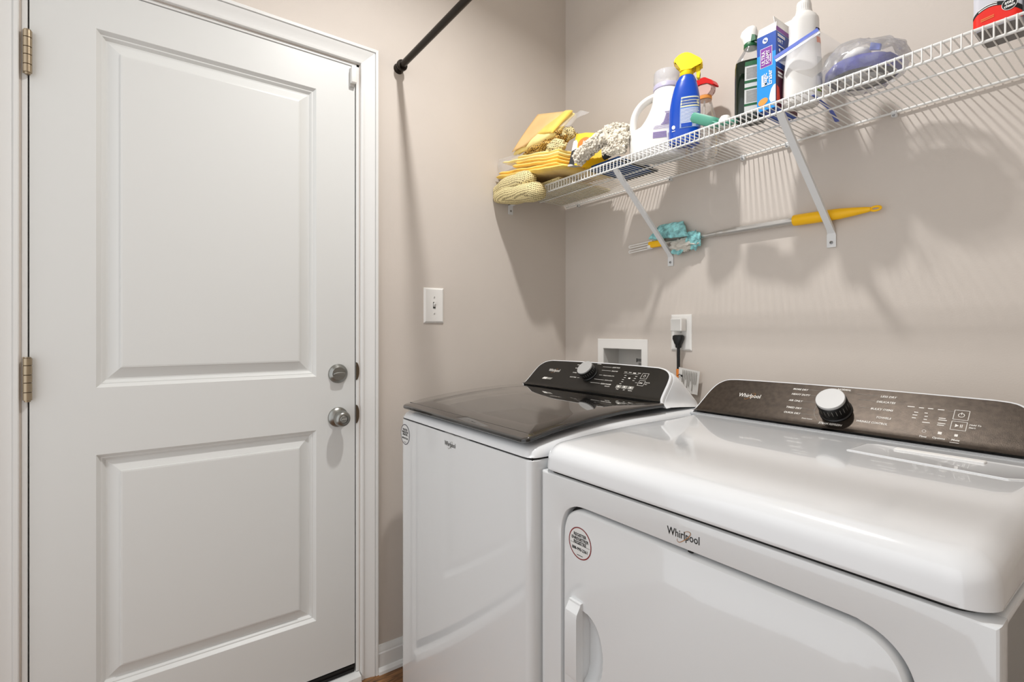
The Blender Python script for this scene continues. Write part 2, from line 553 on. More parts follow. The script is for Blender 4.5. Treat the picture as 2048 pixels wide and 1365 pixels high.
for z0, z1 in pans:
    m = MB(); rings = []
    for d, h in step:
        rings.append([(FX + h, py0 + d, z0 + d), (FX + h, py1 - d, z0 + d), (FX + h, py1 - d, z1 - d), (FX + h, py0 + d, z1 - d)])
    m.loft(rings, False, True); m.build('panel', 'door_paint', door, smooth=0)
m = MB(); m.box((-0.040, sy0, 0.031), (-0.006, sy1, 0.0605)); m.box((-0.006, sy0 + 0.002, 0.036), (-0.003, sy1 - 0.001, 0.042)); m.box((-0.006, sy0 + 0.002, 0.049), (-0.002, sy1 - 0.001, 0.056))
m.build('bottom_sweep', 'rubber', door, smooth=0)
# hinges
for zc in (1.861, 1.067, 0.26):
    m = MB(); hh = 0.0525
    zq = zc - hh
    for k, seg in enumerate((0.020, 0.023, 0.019, 0.023, 0.018)):
        m.lathe([(0.0070, 0.0), (0.0086, 0.0006), (0.0086, seg - 0.0016), (0.0070, seg - 0.001)], (0.0068, -1.7603, zq), seg=20); zq += seg
    m.lathe([(0.0055, -0.004), (0.0062, -0.001), (0.0062, 0.0)], (0.0068, -1.7603, zc - hh), seg=16)
    m.lathe([(0.0066, 0), (0.0068, 0.0018), (0.004, 0.0026)], (0.0068, -1.7603, zq - 0.0005), seg=16)
    m.box((-0.003, -1.7700, zc - hh), (0.0005, -1.7590, zc + hh)); m.box((-0.003, -1.7596, zc - hh), (-0.001, -1.7560, zc + hh))
    hg = m.build('hinge', 'hinge_metal', door)
    m = MB(); m.lathe([(0.0072, 0), (0.0072, 0.102)], (0.0068, -1.7603, zc - hh + 0.0005), seg=16); m.build('hinge_pin', 'strike_metal', hg)
# dead bolt
yk = -1.0135
m = MB(); m.lathe([(0.0315, 0), (0.0315, 0.003), (0.0295, 0.006), (0.0225, 0.0125), (0.0215, 0.0135), (0.0, 0.0135)], (FX, yk, 1.042), (1, 0, 0), 40)
db = m.build('deadbolt', 'nickel', door)
m = MB()
for sx_ in (0,):
    m.loft([[(FX + 0.0125 + h, yk + a * math.cos(2 * math.pi * i / 24), 1.042 + b * math.sin(2 * math.pi * i / 24)) for i in range(24)] for h, a, b in ((0, 0.0215, 0.0050), (0.004, 0.0215, 0.0062), (0.010, 0.0205, 0.0058), (0.0125, 0.017, 0.0035))])
m.build('thumb_turn', 'nickel', db)
# knob
m = MB(); m.lathe([(0.0325, 0), (0.0325, 0.003), (0.031, 0.0055), (0.024, 0.0095), (0.019, 0.012), (0.0150, 0.014)], (FX, yk, 0.898), (1, 0, 0), 40)
kb = m.build('door_knob', 'nickel', door)
m = MB(); m.lathe([(0.0145, 0.012), (0.0140, 0.022), (0.0165, 0.027), (0.0235, 0.034), (0.0258, 0.041), (0.0252, 0.050), (0.0215, 0.058), (0.0165, 0.0615), (0.0135, 0.0620), (0.0128, 0.0600), (0.0, 0.0600)], (FX, yk, 0.898), (1, 0, 0), 40)
m.build('grip', 'nickel', kb)
m = MB(); m.lathe([(0.0118, 0.0595), (0.0118, 0.0625), (0.0105, 0.0640), (0, 0.0640)], (FX, yk, 0.898), (1, 0, 0), 28); m.box((FX + 0.063, yk - 0.0085, 0.8955), (FX + 0.0675, yk + 0.0085, 0.9005), 0.001, 1)
m.build('lock_button', 'nickel', kb)
m = MB(); m.lathe([(0.0026, 0), (0.0026, 0.0082)], (FX, yk - 0.0205, 0.8985), (1, 0, 0), 12); m.build('pin_hole', 'dark_gap', kb)

# ================================================================== THINGS ON THE DOOR WALL
t = thing('contact_sensor', 'small white plastic contact sensor on the top corner of the door', 'sensor', (-0.003, -0.9655, 2.035))
m = MB(); m.box((FX, -0.9755, 2.004), (0.003, -0.9585, 2.066), 0.0015, 1); m.build('back_plate', 'grey_plastic', t)
m = MB(); m.box((0.003, -0.9745, 2.013), (0.021, -0.9578, 2.066), 0.002, 2); m.build('cover', 'white_plastic', t)

t = thing('light_switch', 'white toggle light switch on the wall right of the door', 'light switch', (0, -0.6625, 1.278))
def wallplate(c, x, n, w, h, th, name, parent, matn='white_plastic'):
    c = Vector(c); x = Vector(x); n = Vector(n); z = Vector((0, 0, 1))
    m = MB(); rings = []
    for d, t_ in ((0, 0), (0, th * 0.45), (0.003, th * 0.8), (0.0065, th), ):
        rings.append([c + x * (sx * (w / 2 - d)) + z * (sz * (h / 2 - d)) + n * t_ for sx, sz in ((-1, -1), (1, -1), (1, 1), (-1, 1))])
    m.loft(rings); return m.build(name, matn, parent, smooth=20)
wallplate((0, -0.6625, 1.278), (0, 1, 0), (1, 0, 0), 0.081, 0.130, 0.0068, 'cover_plate', t)
m = MB(); m.box((0.006, -0.6675, 1.2665), (0.0074, -0.6575, 1.2905)); m.build('toggle_slot', 'dark_slot', t, smooth=0)
m = MB(); m.loft([[(0.0068, -0.6662 , 1.272), (0.0068, -0.6588, 1.272), (0.0068, -0.6588, 1.285), (0.0068, -0.6662, 1.285)], [(0.017, -0.6655, 1.282), (0.017, -0.6595, 1.282), (0.0175, -0.6595, 1.2905), (0.0175, -0.6655, 1.2905)]]); m.build('toggle', 'white_plastic', t, smooth=0)
for z in (1.3085, 1.2475):
    m = MB(); m.lathe([(0.0034, 0.0062), (0.0034, 0.0078), (0.0026, 0.0084), (0, 0.0084)], (0, -0.6625, z), (1, 0, 0), 14); sc_ = m.build('screw', 'grey_plastic', t)
    m = MB(); m.box((0.0083, -0.6630, z - 0.0028), (0.0086, -0.6620, z + 0.0028)); m.build('slot', 'dark_slot', sc_, smooth=0)

t = thing('hanging_rod', 'dark bronze round hanging rod fixed to the wall above the door side', 'rod', (0, -0.801, 2.116))
m = MB(); m.tube([(0.004, -0.801, 2.116), (XR - 0.002, -0.801, 2.116)], 0.0112, 20); m.build('rod', 'bronze', t)
m = MB(); m.lathe([(0.0185, 0.0), (0.0185, 0.003), (0.0172, 0.005), (0.0165, 0.012), (0.0135, 0.015), (0.0125, 0.015)], (0.0, -0.801, 2.116), (1, 0, 0), 28); m.build('wall_flange', 'bronze', t)
m = MB(); m.lathe([(0.0125, 0.024), (0.0182, 0.0245), (0.0192, 0.027), (0.0192, 0.033), (0.0182, 0.036), (0.0125, 0.0365)], (0.0, -0.801, 2.116), (1, 0, 0), 28); m.build('collar', 'bronze', t)

# ================================================================== THINGS ON THE BACK WALL
t = thing('laundry_box', 'white recessed laundry outlet box in the wall behind the washer', 'outlet box', (0.3305, 0, 1.03))
m = MB()
ox0, ox1, oz0, oz1 = 0.203, 0.459, 0.89, 1.151
def rr(x0, z0, x1, z1, y): return [(x0, y, z0), (x1, y, z0), (x1, y, z1), (x0, y, z1)]
m.loft([rr(ox0, oz0, ox1, oz1, 0.0), rr(ox0, oz0, ox1, oz1, -0.004), rr(ox0 + 0.002, oz0 + 0.002, ox1 - 0.002, oz1 - 0.002, -0.006), rr(BX0 + 0.0005, BZ0 + 0.001, BX1 - 0.0005, BZ1 - 0.001, -0.006), rr(BX0 + 0.0015, BZ0 + 0.002, BX1 - 0.0015, BZ1 - 0.002, -0.004), rr(BX0 + 0.0015, BZ0 + 0.002, BX1 - 0.0015, BZ1 - 0.002, 0.0)], False, False)
m.build('face_frame', 'white_plastic', t, smooth=0)
m = MB(); m.loft([rr(BX0 + 0.001, BZ0 + 0.001, BX1 - 0.001, BZ1 - 0.001, 0.0), rr(BX0 + 0.004, BZ0 + 0.004, BX1 - 0.004, BZ1 - 0.004, 0.085)], False, True)
m.build('recess', 'grey_plastic', t, smooth=0)
m = MB(); m.bars((0.335, 0.0846, 1.070), (1, 0, 0), (0, 0, 1), 0.042, 0.012, 2, 0.35, 1); m.bars((0.343, 0.0846, 1.054), (1, 0, 0), (0, 0, 1), 0.034, 0.020, 4, 0.5, 2); m.quad((0.332, 0.0845, 1.056), (1, 0, 0), (0, 0, 1), 0.005, 0.016)
m.build('printed_label', 'dark_slot', t, smooth=0)
for xv in (0.285, 0.385):
    m = MB(); m.lathe([(0.009, 0), (0.009, 0.03), (0.012, 0.032), (0.012, 0.045), (0.006, 0.048)], (xv, 0.05, 0.93), seg=14); m.build('valve', 'nickel', t)

t = thing('wall_outlet', 'white duplex wall outlet between the washer and the dryer', 'outlet', (0.6055, 0, 1.178))
wallplate((0.6055, 0, 1.178), (1, 0, 0), (0, -1, 0), 0.084, 0.127, 0.0062, 'cover_plate', t)
for z in (1.2035, 1.1515):
    m = MB(); pts = [(0.6055 + 0.0170 * math.cos(a), -0.0060, z + max(-0.0135, min(0.0135, 0.0172 * math.sin(a)))) for a in [2 * math.pi * i / 28 for i in range(28)]]
    m.prism(pts, (0, -0.0016, 0)); m.build('receptacle', 'white_plastic', t, smooth=0)
m = MB(); m.lathe([(0.003, 0.006), (0.003, 0.0076), (0, 0.008)], (0.6055, 0, 1.178), (0, -1, 0), 12); m.build('screw', 'grey_plastic', t)

t = thing('plug_adapter', 'white cube plug-in charger in the upper socket of the wall outlet', 'charger', (0.605, -0.0078, 1.2045))
m = MB(); m.box((0.5850, -0.0385, 1.1820), (0.6300, -0.0078, 1.2270), 0.0035, 3); m.build('body', 'white_plastic', t)
m = MB(); m.quad((0.5885, -0.0388, 1.1855), (1, 0, 0), (0, 0, 1), 0.038, 0.038); m.build('face_plate', 'grey_plastic', t, smooth=0)

t = thing('power_cord', 'black appliance cord plugged into the lower socket of the wall outlet', 'cord', (0.607, -0.012, 1.15))
m = MB()
rings = []
for z, w, d in ((1.1690, 0.013, 0.010), (1.1660, 0.0195, 0.013), (1.1560, 0.0200, 0.014), (1.1400, 0.0125, 0.013), (1.1340, 0.0090, 0.010), (1.1250, 0.0085, 0.009), (1.1235, 0.006, 0.006)):
    rings.append(sellipse(0.6075, -0.0225, w, d, 3.2, 20, 0, z))
m.loft(rings); m.build('plug', 'cord_black', t)
m = MB(); m.tube([(0.6075, -0.0225, 1.127), (0.609, -0.025, 1.09), (0.612, -0.029, 1.05), (0.615, -0.033, 1.01), (0.622, -0.037, 0.95), (0.635, -0.040, 0.80), (0.64, -0.04, 0.5), (0.64, -0.04, 0.05)], [0.0055] * 8, 10); m.build('cable', 'cord_black', t)
m = MB(); m.tube([(0.6120, -0.0290, 1.050), (0.6155, -0.0333, 1.010), (0.620, -0.036, 0.965)], 0.0078, 12); m.build('orange_wrap', 'orange_tape', t)
m = MB(); m.face([(0.622, -0.040, 1.058), (0.690, -0.020, 1.046), (0.678, -0.016, 0.965), (0.618, -0.038, 0.975)])
tg = m.build('paper_tag', 'tag_paper', t, smooth=0, solid=0.0006)
m = MB(); xd = Vector((0.068, 0.020, -0.012)).normalized(); zd = Vector((-0.011, 0.003, -0.082)).normalized()
for k in range(9):
    o_ = Vector((0.630, -0.0392, 1.051)) + xd * (0.0058 * k + 0.006)
    L = 0.05 + 0.018 * math.sin(k * 2.3)
    m.face([o_, o_ + xd * 0.0022, o_ + xd * 0.0022 + zd * L, o_ + zd * L])
for v in m.bm.verts: v.co += Vector((0.0004, -0.0011, 0))
m.build('print', 'print_grey', tg, smooth=0)
m = MB(); m.ball((0.634, -0.042, 1.029), (0.0042, 0.0035, 0.0042), 1); m.tube([(0.634, -0.042, 1.029), (0.626, -0.043, 1.034), (0.618, -0.042, 1.028)], 0.0012, 6); m.build('tag_tie', 'cord_black', tg)

# ================================================================== WASHER
PN = Vector((0, -0.715, 0.699)); PU = Vector((0, 0.699, 0.715)); PX = Vector((1, 0, 0))
class Panel:
    def __init__(s, y, z): s.o = Vector((0, y, z))
    def p(s, u, v, n=0.0): return s.o + PX * u + PU * v + PN * n

def mirror_outline(left, cx, n_top=10):
    """left: (du from centre negative, v) from bottom up to the flat top; returns closed outline ccw seen from the front"""
    pts = [(cx + d, v) for d, v in left]
    R = [(cx - d, v) for d, v in left][::-1]
    a, b = pts[-1], R[0]
    top = [(a[0] + (b[0] - a[0]) * i / n_top, a[1] + 0.003 * math.sin(math.pi * i / n_top)) for i in range(1, n_top)]
    return pts + top + R

def inset(poly, d):
    n = len(poly); out = []
    for i in range(n):
        p, c, q = Vector(poly[i - 1]), Vector(poly[i]), Vector(poly[(i + 1) % n])
        e1 = (c - p).normalized(); e2 = (q - c).normalized()
        n1 = Vector((e1.y, -e1.x)); n2 = Vector((e2.y, -e2.x))
        b = (n1 + n2)
        if b.length < 1e-6: b = n1
        b.normalize()
        k = d / max(0.35, b.dot(n1))
        out.append((c.x + b.x * k, c.y + b.y * k))
    return out

def smooth_curve(pts, n=5):
    P = [Vector(p) for p in pts]; out = []
    for i in range(len(P) - 1):
        p0 = P[max(i - 1, 0)]; p1 = P[i]; p2 = P[i + 1]; p3 = P[min(i + 2, len(P) - 1)]
        for k in range(n):
            t = k / n
            out.append(tuple(0.5 * ((2 * p1) + (p2 - p0) * t + (2 * p0 - 5 * p1 + 4 * p2 - p3) * t * t + (3 * p1 - p0 - 3 * p2 + p3) * t ** 3)))
    out.append(tuple(P[-1])); return out

def console(root, pan, outline, cx, yback, zdeck, rim, matpanel, bend=0.012):
    H = max(v for u, v in outline)
    # outline polygon including the flat bottom
    def w3(u, v, n=0): return pan.p(u, v, n)
    O = outline
    m = MB()
    def ringat(off, k, yb, squeeze):
        r = []
        for u, v in O:
            p = w3(u, v, off)
            if k < 1:
                f = 1 - k
                q = Vector((cx + (p.x - cx) * squeeze, yb, zdeck + (p.z - zdeck) * k))
                p = q
            r.append(p)
        return r
    inn = inset(O, rim)
    front = [w3(u, max(v, 0.0025), 0.0) for u, v in inn]
    r0 = [w3(u, v, 0.0) for u, v in inset(O, 0.0022)]
    r1 = [w3(u, v, -0.0025) for u, v in O]
    r2 = [w3(u, v, -0.012) for u, v in O]
    r2b = [w3(u, v, -0.0125) for u, v in inset(O, 0.0008)]
    r2c = [w3(u, v, -0.0140) for u, v in inset(O, 0.0008)]
    r2d = [w3(u, v, -0.0145) for u, v in inset(O, -0.001)]
    def back(fz, fy, sq):
        r = []
        for u, v in O:
            p = w3(u, v, -0.0145)
            y = p.y + (yback - p.y) * fy
            z = zdeck + (p.z - zdeck) * fz
            r.append(Vector((cx + (p.x - cx) * sq, y, z)))
        return r
    m.loft([front, r0, r1, r2, r2b, r2c, r2d, back(1.0, 0.10, 1.004), back(0.86, 0.32, 1.004), back(0.58, 0.62, 0.998), back(0.22, 0.93, 0.985), back(0.05, 1.0, 0.97)], False, True)
    body = m.build('console', 'white_gloss', root, smooth=40)
    # dark fascia, its foot curling forward to the deck
    m = MB()
    lo = [(u, v) for u, v in inn]
    vmin = min(v for u, v in lo)
    umin = min(u for u, v in lo); umax = max(u for u, v in lo)
    def side(v):
        us = []
        n = len(lo)
        for i in range(n):
            a, b = lo[i], lo[(i + 1) % n]
            if (a[1] - v) * (b[1] - v) <= 0 and abs(a[1] - b[1]) > 1e-9:
                us.append(a[0] + (b[0] - a[0]) * (v - a[1]) / (b[1] - a[1]))
        return (min(us), max(us)) if us else None
    vs = [0.0045, 0.006, 0.0085, 0.0115, 0.015, 0.02]
    vtop = max(v for u, v in lo)
    vs += [0.02 + (vtop - 0.0003 - 0.02) * (1 - (1 - i / 22) ** 1.8) for i in range(1, 23)]
    rows = []
    NU = 36
    for v in vs:
        sd = side(v)
        if sd is None: continue
        a, b = sd
        nn = 0.0006 + (bend * (1 - min(1, (v - 0.0045) / 0.0155)) ** 2)
        rows.append([w3(a + (b - a) * k / NU, v, nn) for k in range(NU + 1)])
    m.loft(rows, False, False, closed=False)
    fas = m.build('control_panel', matpanel, root, smooth=60)
    return body, fas

def knob(root, pan, u, v, r, h, name='cycle_knob'):
    o = pan.p(u, v, 0.0)
    m = MB(); m.lathe([(r * 1.12, 0), (r * 1.12, 0.004), (r * 1.04, 0.006), (r * 1.03, h * 0.75), (r, h * 0.86), (r * 0.98, h * 0.86)], o, PN, 48)
    k = m.build(name, 'knob_black', root, smooth=30)
    m = MB(); m.lathe([(r * 0.985, h * 0.80), (r * 0.985, h * 0.97), (r * 0.955, h), (0, h)], o, PN, 48); m.build('knob_face', 'knob_metal', k, smooth=25)
    m = MB()
    for i in range(24):
        a = 2 * math.pi * i / 24
        d = PX * math.cos(a) + PU * math.sin(a)
        e = -PX * math.sin(a) + PU * math.cos(a)
        p = o + d * (r * 1.035)
        m.face([p - e * 0.0004 + PN * 0.008, p + e * 0.0004 + PN * 0.008, p + e * 0.0004 + PN * h * 0.72, p - e * 0.0004 + PN * h * 0.72])
    m.build('tick_mark', 'print_grey', k, smooth=0)['kind'] = 'stuff'
    return k

def brand(m_black, m_gold, o, xd, yd, cap, squash=0.80):
    """the appliance maker's word mark with its two thin arcs"""
    x = Vector(xd).normalized(); y = Vector(yd).normalized(); z = x.cross(y)
    o = Vector(o)
    size = cap / 0.70
    m_black.text('Whirlpool', size, o, x, y, 'CENTER', 0.0, size * 0.008, squash)
    W = size * 4.15 * squash
    c = o + x * (W * 0.06) + y * (cap * 0.30)
    loop = [(0.245, 0.89), (0.46, 1.08), (0.737, 1.16), (1.00, 1.14), (1.09, 1.00), (1.0, 0.74), (0.65, 0.315), (0.245, -0.05), (-0.2, -0.39), (-0.56, -0.58), (-0.80, -0.53), (-0.86, -0.36), (-0.80, -0.18)]
    pts = [o + x * (cap * u) + y * (cap * v) + z * 0.0003 for u, v in smooth_curve(loop, 4)]
    n = len(pts)
    for i in range(n - 1):
        w = cap * 0.032 * math.sin(math.pi * (i + 0.5) / (n - 1)) + cap * 0.016
        d = (pts[i + 1] - pts[i]).normalized(); s_ = z.cross(d)
        m_gold.face([pts[i] - s_ * w, pts[i + 1] - s_ * w, pts[i + 1] + s_ * w, pts[i] + s_ * w])

washer = thing('washing_machine', 'white top-load washing machine with dark glass lid, standing in the corner', 'washer', (0.491, -0.5, 0.0))
wx0, wx1, wy0, wy1 = 0.142, 0.8265, -0.856, -0.155
def rrect(x0, y0, x1, y1, rf, rb, z, n=6):
    pts = []
    for cx_, cy_, r, a0 in ((x1 - rf, y0 + rf, rf, -90), (x1 - rb, y1 - rb, rb, 0), (x0 + rb, y1 - rb, rb, 90), (x0 + rf, y0 + rf, rf, 180)):
        for i in range(n + 1):
            a = math.radians(a0 + 90 * i / n)
            pts.append(Vector((cx_ + r * math.cos(a), cy_ + r * math.sin(a), z)))
    return pts
m = MB(); m.loft([rrect(wx0, wy0, wx1, wy1, 0.022, 0.01, z) for z in (0.022, 0.8965)] + [rrect(wx0 + 0.002, wy0 + 0.002, wx1 - 0.002, wy1 - 0.002, 0.022, 0.01, 0.8985)])
m.build('cabinet', 'enamel', washer)
m = MB(); m.box((wx0 + 0.006, wy0 + 0.008, 0.895), (wx1 - 0.006, wy1 - 0.006, 0.9035)); m.build('seam', 'dark_gap', washer, smooth=0)
for fx in (wx0 + 0.05, wx1 - 0.05):
    for fy in (wy0 + 0.06, wy1 - 0.05):
        m = MB(); m.lathe([(0.02, 0), (0.022, 0.004), (0.02, 0.012), (0.01, 0.013), (0.01, 0.024)], (fx, fy, 0.0), seg=16); m.build('foot', 'rubber', washer)
# deck (white plastic top) around the tub opening
def lidz(y):
    T = [(-0.90, 0.938), (-0.86, 0.9465), (-0.77, 0.9625), (-0.65, 0.9755), (-0.52, 0.9835), (-0.40, 0.9840), (-0.36, 0.983), (-0.1, 0.980)]
    for (a, za), (b, zb) in zip(T[:-1], T[1:]):
        if y <= b: return za + (zb - za) * (y - a) / (b - a)
    return T[-1][1]
def deckz(y): return min(lidz(y) - 0.026, 0.956)
m = MB()
TX0, TX1, TY0, TY1 = 0.235, 0.745, -0.775, -0.43
def deckprofile(x, e):
    """cross-section in y at position x; e = how far in from the side edge (0..1 of the rounding)"""
    pass
xs = [wx0, wx0 + 0.0015, wx0 + 0.006, wx0 + 0.014, wx0 + 0.03, TX0, 0.36, 0.491, 0.62, TX1, wx1 - 0.03, wx1 - 0.014, wx1 - 0.006, wx1 - 0.0015, wx1]
ysd = [wy0, wy0 + 0.0015, wy0 + 0.006, wy0 + 0.014, wy0 + 0.03, TY0, -0.69, -0.60, -0.51, TY1, -0.39, -0.36, -0.30, -0.22, wy1 - 0.012, wy1]
def rnd_edge(d, r=0.022):
    if d >= r: return 0.0
    k = 1 - d / r
    return r * (1 - math.sqrt(max(0, 1 - k * k)))
G = {}
for i, x in enumerate(xs):
    for j, y in enumerate(ysd):
        dx = min(x - wx0, wx1 - x); dy = y - wy0
        drop = rnd_edge(dx) + rnd_edge(dy, 0.020)
        z = max(deckz(y) - min(drop, 0.024), 0.9045)
        # round the plan corners
        px, py = x, y
        r = 0.026
        cx_ = wx0 + r if x < 0.49 else wx1 - r
        if dx < r and dy < r:
            vx, vy = (px - cx_), (py - (wy0 + r))
            Lq = max(abs(vx), abs(vy)); Ln = math.hypot(vx, vy)
            if Ln > 1e-6: px = cx_ + vx * Lq / Ln; py = wy0 + r + vy * Lq / Ln
        G[i, j] = m.bm.verts.new((px, py, z))
for i in range(len(xs) - 1):
    for j in range(len(ysd) - 1):
        if 5 <= i <= 8 and 5 <= j <= 8: continue
        m.bm.faces.new((G[i, j], G[i + 1, j], G[i + 1, j + 1], G[i, j + 1]))
# skirt down to the seam
edge = [(i, 0) for i in range(len(xs))] + [(len(xs) - 1, j) for j in range(1, len(ysd))] + [(i, len(ysd) - 1) for i in range(len(xs) - 2, -1, -1)] + [(0, j) for j in range(len(ysd) - 2, 0, -1)]
low = [m.bm.verts.new((G[e].co.x, G[e].co.y, 0.9030)) for e in edge]
for k in range(len(edge)):
    a, b = edge[k], edge[(k + 1) % len(edge)]
    m.bm.faces.new((G[a], G[b], low[(k + 1) % len(edge)], low[k]))
# lip down into the tub
hole = [(i, 5) for i in range(5, 10)] + [(9, j) for j in range(6, 10)] + [(i, 9) for i in range(8, 4, -1)] + [(5, j) for j in range(8, 5, -1)]
low = [m.bm.verts.new((G[e].co.x, G[e].co.y, G[e].co.z - 0.06)) for e in hole]
for k in range(len(hole)):
    a, b = hole[k], hole[(k + 1) % len(hole)]
    m.bm.faces.new((G[a], G[b], low[(k + 1) % len(hole)], low[k]))
m.build('top_deck', 'white_gloss', washer, smooth=50)
m = MB(); m.lathe([(0.30, 0.0), (0.30, -0.004), (0.245, -0.012), (0.235, -0.03), (0.235, -0.30), (0.0, -0.30)], (0.491, -0.60, 0.900), seg=40, sy=0.85)
m.build('wash_basket', 'tub_steel', washer)
m = MB(); m.lathe([(0.05, -0.29), (0.045, -0.05), (0.03, -0.03), (0, -0.03)], (0.491, -0.60, 0.900), seg=24); m.build('agitator', 'grey_plastic', washer)
# lid
LX0, LX1, LY0, LY1 = 0.163, 0.814, -0.862, -0.372
def lidring(d, dz, n=8):
    r = []
    x0, x1, y0, y1 = LX0 + d, LX1 - d, LY0 + d, LY1 - d
    rad = 0.018
    pts = rrect(x0, y0, x1, y1, rad, 0.008, 0, 4)
    out = []
    for a, b in zip(pts, pts[1:] + pts[:1]):
        out.append(a)
        L = (b - a).length
        if L > 0.08:
            for q in range(1, n): out.append(a + (b - a) * (q / n))
    for p in out: r.append(Vector((p.x, p.y, lidz(p.y) + dz)))
    return r
wn0, wn1, wm0, wm1 = 0.235, 0.752, -0.792, -0.425
def winring(dz, n=8, g=0.0):
    pts = rrect(wn0 - g, wm0 - g, wn1 + g, wm1 + g, 0.018, 0.008, 0, 4)
    out = []
    for a, b in zip(pts, pts[1:] + pts[:1]):
        out.append(a)
        L = (b - a).length
        if L > 0.08:
            for q in range(1, n): out.append(a + (b - a) * (q / n))
    return [Vector((p.x, p.y, lidz(p.y) + dz)) for p in out]
m = MB()
m.loft([winring(-0.0125, g=0.03), lidring(0.010, -0.0135), lidring(0.002, -0.0120), lidring(0.0, -0.0095), lidring(0.0, -0.004)], False, False)
lid = m.build('lid', 'lid_black', washer, smooth=40)
m = MB()
m.loft([lidring(0.0, -0.004), lidring(0.0012, -0.0014), lidring(0.004, 0.0), winring(0.0)], False, False); m.build('lid_border', 'lid_frame', lid, smooth=40)
m = MB()
NX, NY = 20, 20
m.grid(lambda u, v: Vector((wn0 + (wn1 - wn0) * u, wm0 + (wm1 - wm0) * v, lidz(wm0 + (wm1 - wm0) * v) - 0.0002)), NX, NY)
m.build('lid_glass', 'window_glass', lid, smooth=60)
m = MB(); yl = LY0 + 0.028
m.box((LX0 + 0.004, yl, lidz(yl) - 0.001), (LX1 - 0.004, yl + 0.0016, lidz(yl) + 0.0006)); m.build('lid_joint', 'lid_black', lid, smooth=0)
# console
wp = Panel(-0.372, 0.977)
wl = smooth_curve([(-0.330, 0.001), (-0.316, 0.0165), (-0.311, 0.045), (-0.3075, 0.078), (-0.301, 0.1036), (-0.2865, 0.121), (-0.2660, 0.1315), (-0.240, 0.1365)], 4)
WO = mirror_outline(wl, 0.4785)
console(washer, wp, WO, 0.4785, -0.165, 0.950, 0.0060, 'panel_black', 0.006)
knob(washer, wp, 0.4640, 0.083, 0.0285, 0.036)
m = MB(); mg = MB(); E_ = 0.0010
brand(m, mg, wp.p(0.2830, 0.0790, E_), PX, PU, 0.0125)
for u, v, s_, al, txt in ((0.3950, 0.1175, 0.0052, 'CENTER', 'HEAVY DUTY'), (0.3890, 0.1020, 0.0052, 'CENTER', 'WHITES'), (0.3915, 0.0815, 0.0052, 'CENTER', 'TOWELS'), (0.3980, 0.0612, 0.0052, 'CENTER', 'BULKY ITEMS'),
                     (0.4790, 0.1280, 0.0046, 'CENTER', 'NORMAL'), (0.5440, 0.1175, 0.0052, 'LEFT', 'QUICK WASH'), (0.5505, 0.1022, 0.0052, 'LEFT', 'DELICATES'), (0.5265, 0.0815, 0.0052, 'LEFT', 'RINSE & DRAIN SPIN'), (0.5455, 0.0625, 0.0052, 'LEFT', 'DRAIN & SPIN'), (0.5375, 0.0470, 0.0060, 'LEFT', 'CLEAN WASHER'), (0.5600, 0.0395, 0.0052, 'LEFT', 'with cycle'),
                     (0.6170, 0.0335, 0.0048, 'CENTER', 'Temp'), (0.6440, 0.0330, 0.0048, 'CENTER', 'Soil'), (0.6680, 0.0330, 0.0048, 'CENTER', 'Options'), (0.7060, 0.0690, 0.0046, 'LEFT', 'Hold To'), (0.7060, 0.0630, 0.0046, 'LEFT', 'Start')):
    m.text(txt, s_, wp.p(u, v, E_), PX, PU, al, 0, 0.0 if '&' in txt else s_ * 0.02, 1.0, 0.2)
for a, b, v in ((0.4140, 0.4330, 0.1192), (0.4050, 0.4260, 0.1037), (0.4080, 0.4260, 0.0832), (0.4190, 0.4300, 0.0630), (0.502, 0.541, 0.1193), (0.507, 0.547, 0.1040), (0.508, 0.523, 0.0833), (0.499, 0.5425, 0.0643), (0.4920, 0.5345, 0.0490), (0.6690, 0.6790, 0.0665)):
    m.quad(wp.p(a, v - 0.0004, E_), PX, PU, b - a, 0.0008)
for u0, u1, v0, v1 in ((0.6775, 0.7015, 0.0833, 0.1056), (0.6815, 0.7040, 0.0568, 0.0773)):
    w_ = 0.0009
    m.quad(wp.p(u0, v0, E_), PX, PU, u1 - u0, w_); m.quad(wp.p(u0, v1 - w_, E_), PX, PU, u1 - u0, w_); m.quad(wp.p(u0, v0, E_), PX, PU, w_, v1 - v0); m.quad(wp.p(u1 - w_, v0, E_), PX, PU, w_, v1 - v0)
m.ring(wp.p(0.6895, 0.0945, E_), PX, PU, 0.0036, 0.0044, 20); m.quad(wp.p(0.6891, 0.0955, E_ + 0.0002), PX, PU, 0.0009, 0.005)
for q, (u0, v0) in enumerate(((0.6865, 0.0640), (0.6925, 0.0640))):
    m.face([wp.p(u0, v0, E_), wp.p(u0 + 0.005, v0 + 0.0032, E_), wp.p(u0, v0 + 0.0064, E_)])
for k in range(4): m.quad(wp.p(0.6045 + 0.0180 * k, 0.1035 - (0.002 if k == 2 else 0), E_), PX, PU, 0.0115, 0.0016 if k != 2 else 0.0032)
m.quad(wp.p(0.6045, 0.0985, E_), PX, PU, 0.062, 0.0005)
for k in range(5): m.quad(wp.p(0.6130 + (0.002 if k % 2 else 0), 0.0900 - 0.0085 * k, E_), PX, PU, 0.008, 0.0014); m.quad(wp.p(0.6560 - 0.0005 * k, 0.0900 - 0.0085 * k, E_), PX, PU, 0.008, 0.0014) if k < 3 else None
m.quad(wp.p(0.6340, 0.0790, E_), PX, PU, 0.008, 0.0045)
m.build('lettering', 'print_white', washer, smooth=0)['kind'] = 'stuff'
mg.build('logo_arc', 'gold', washer, smooth=0)
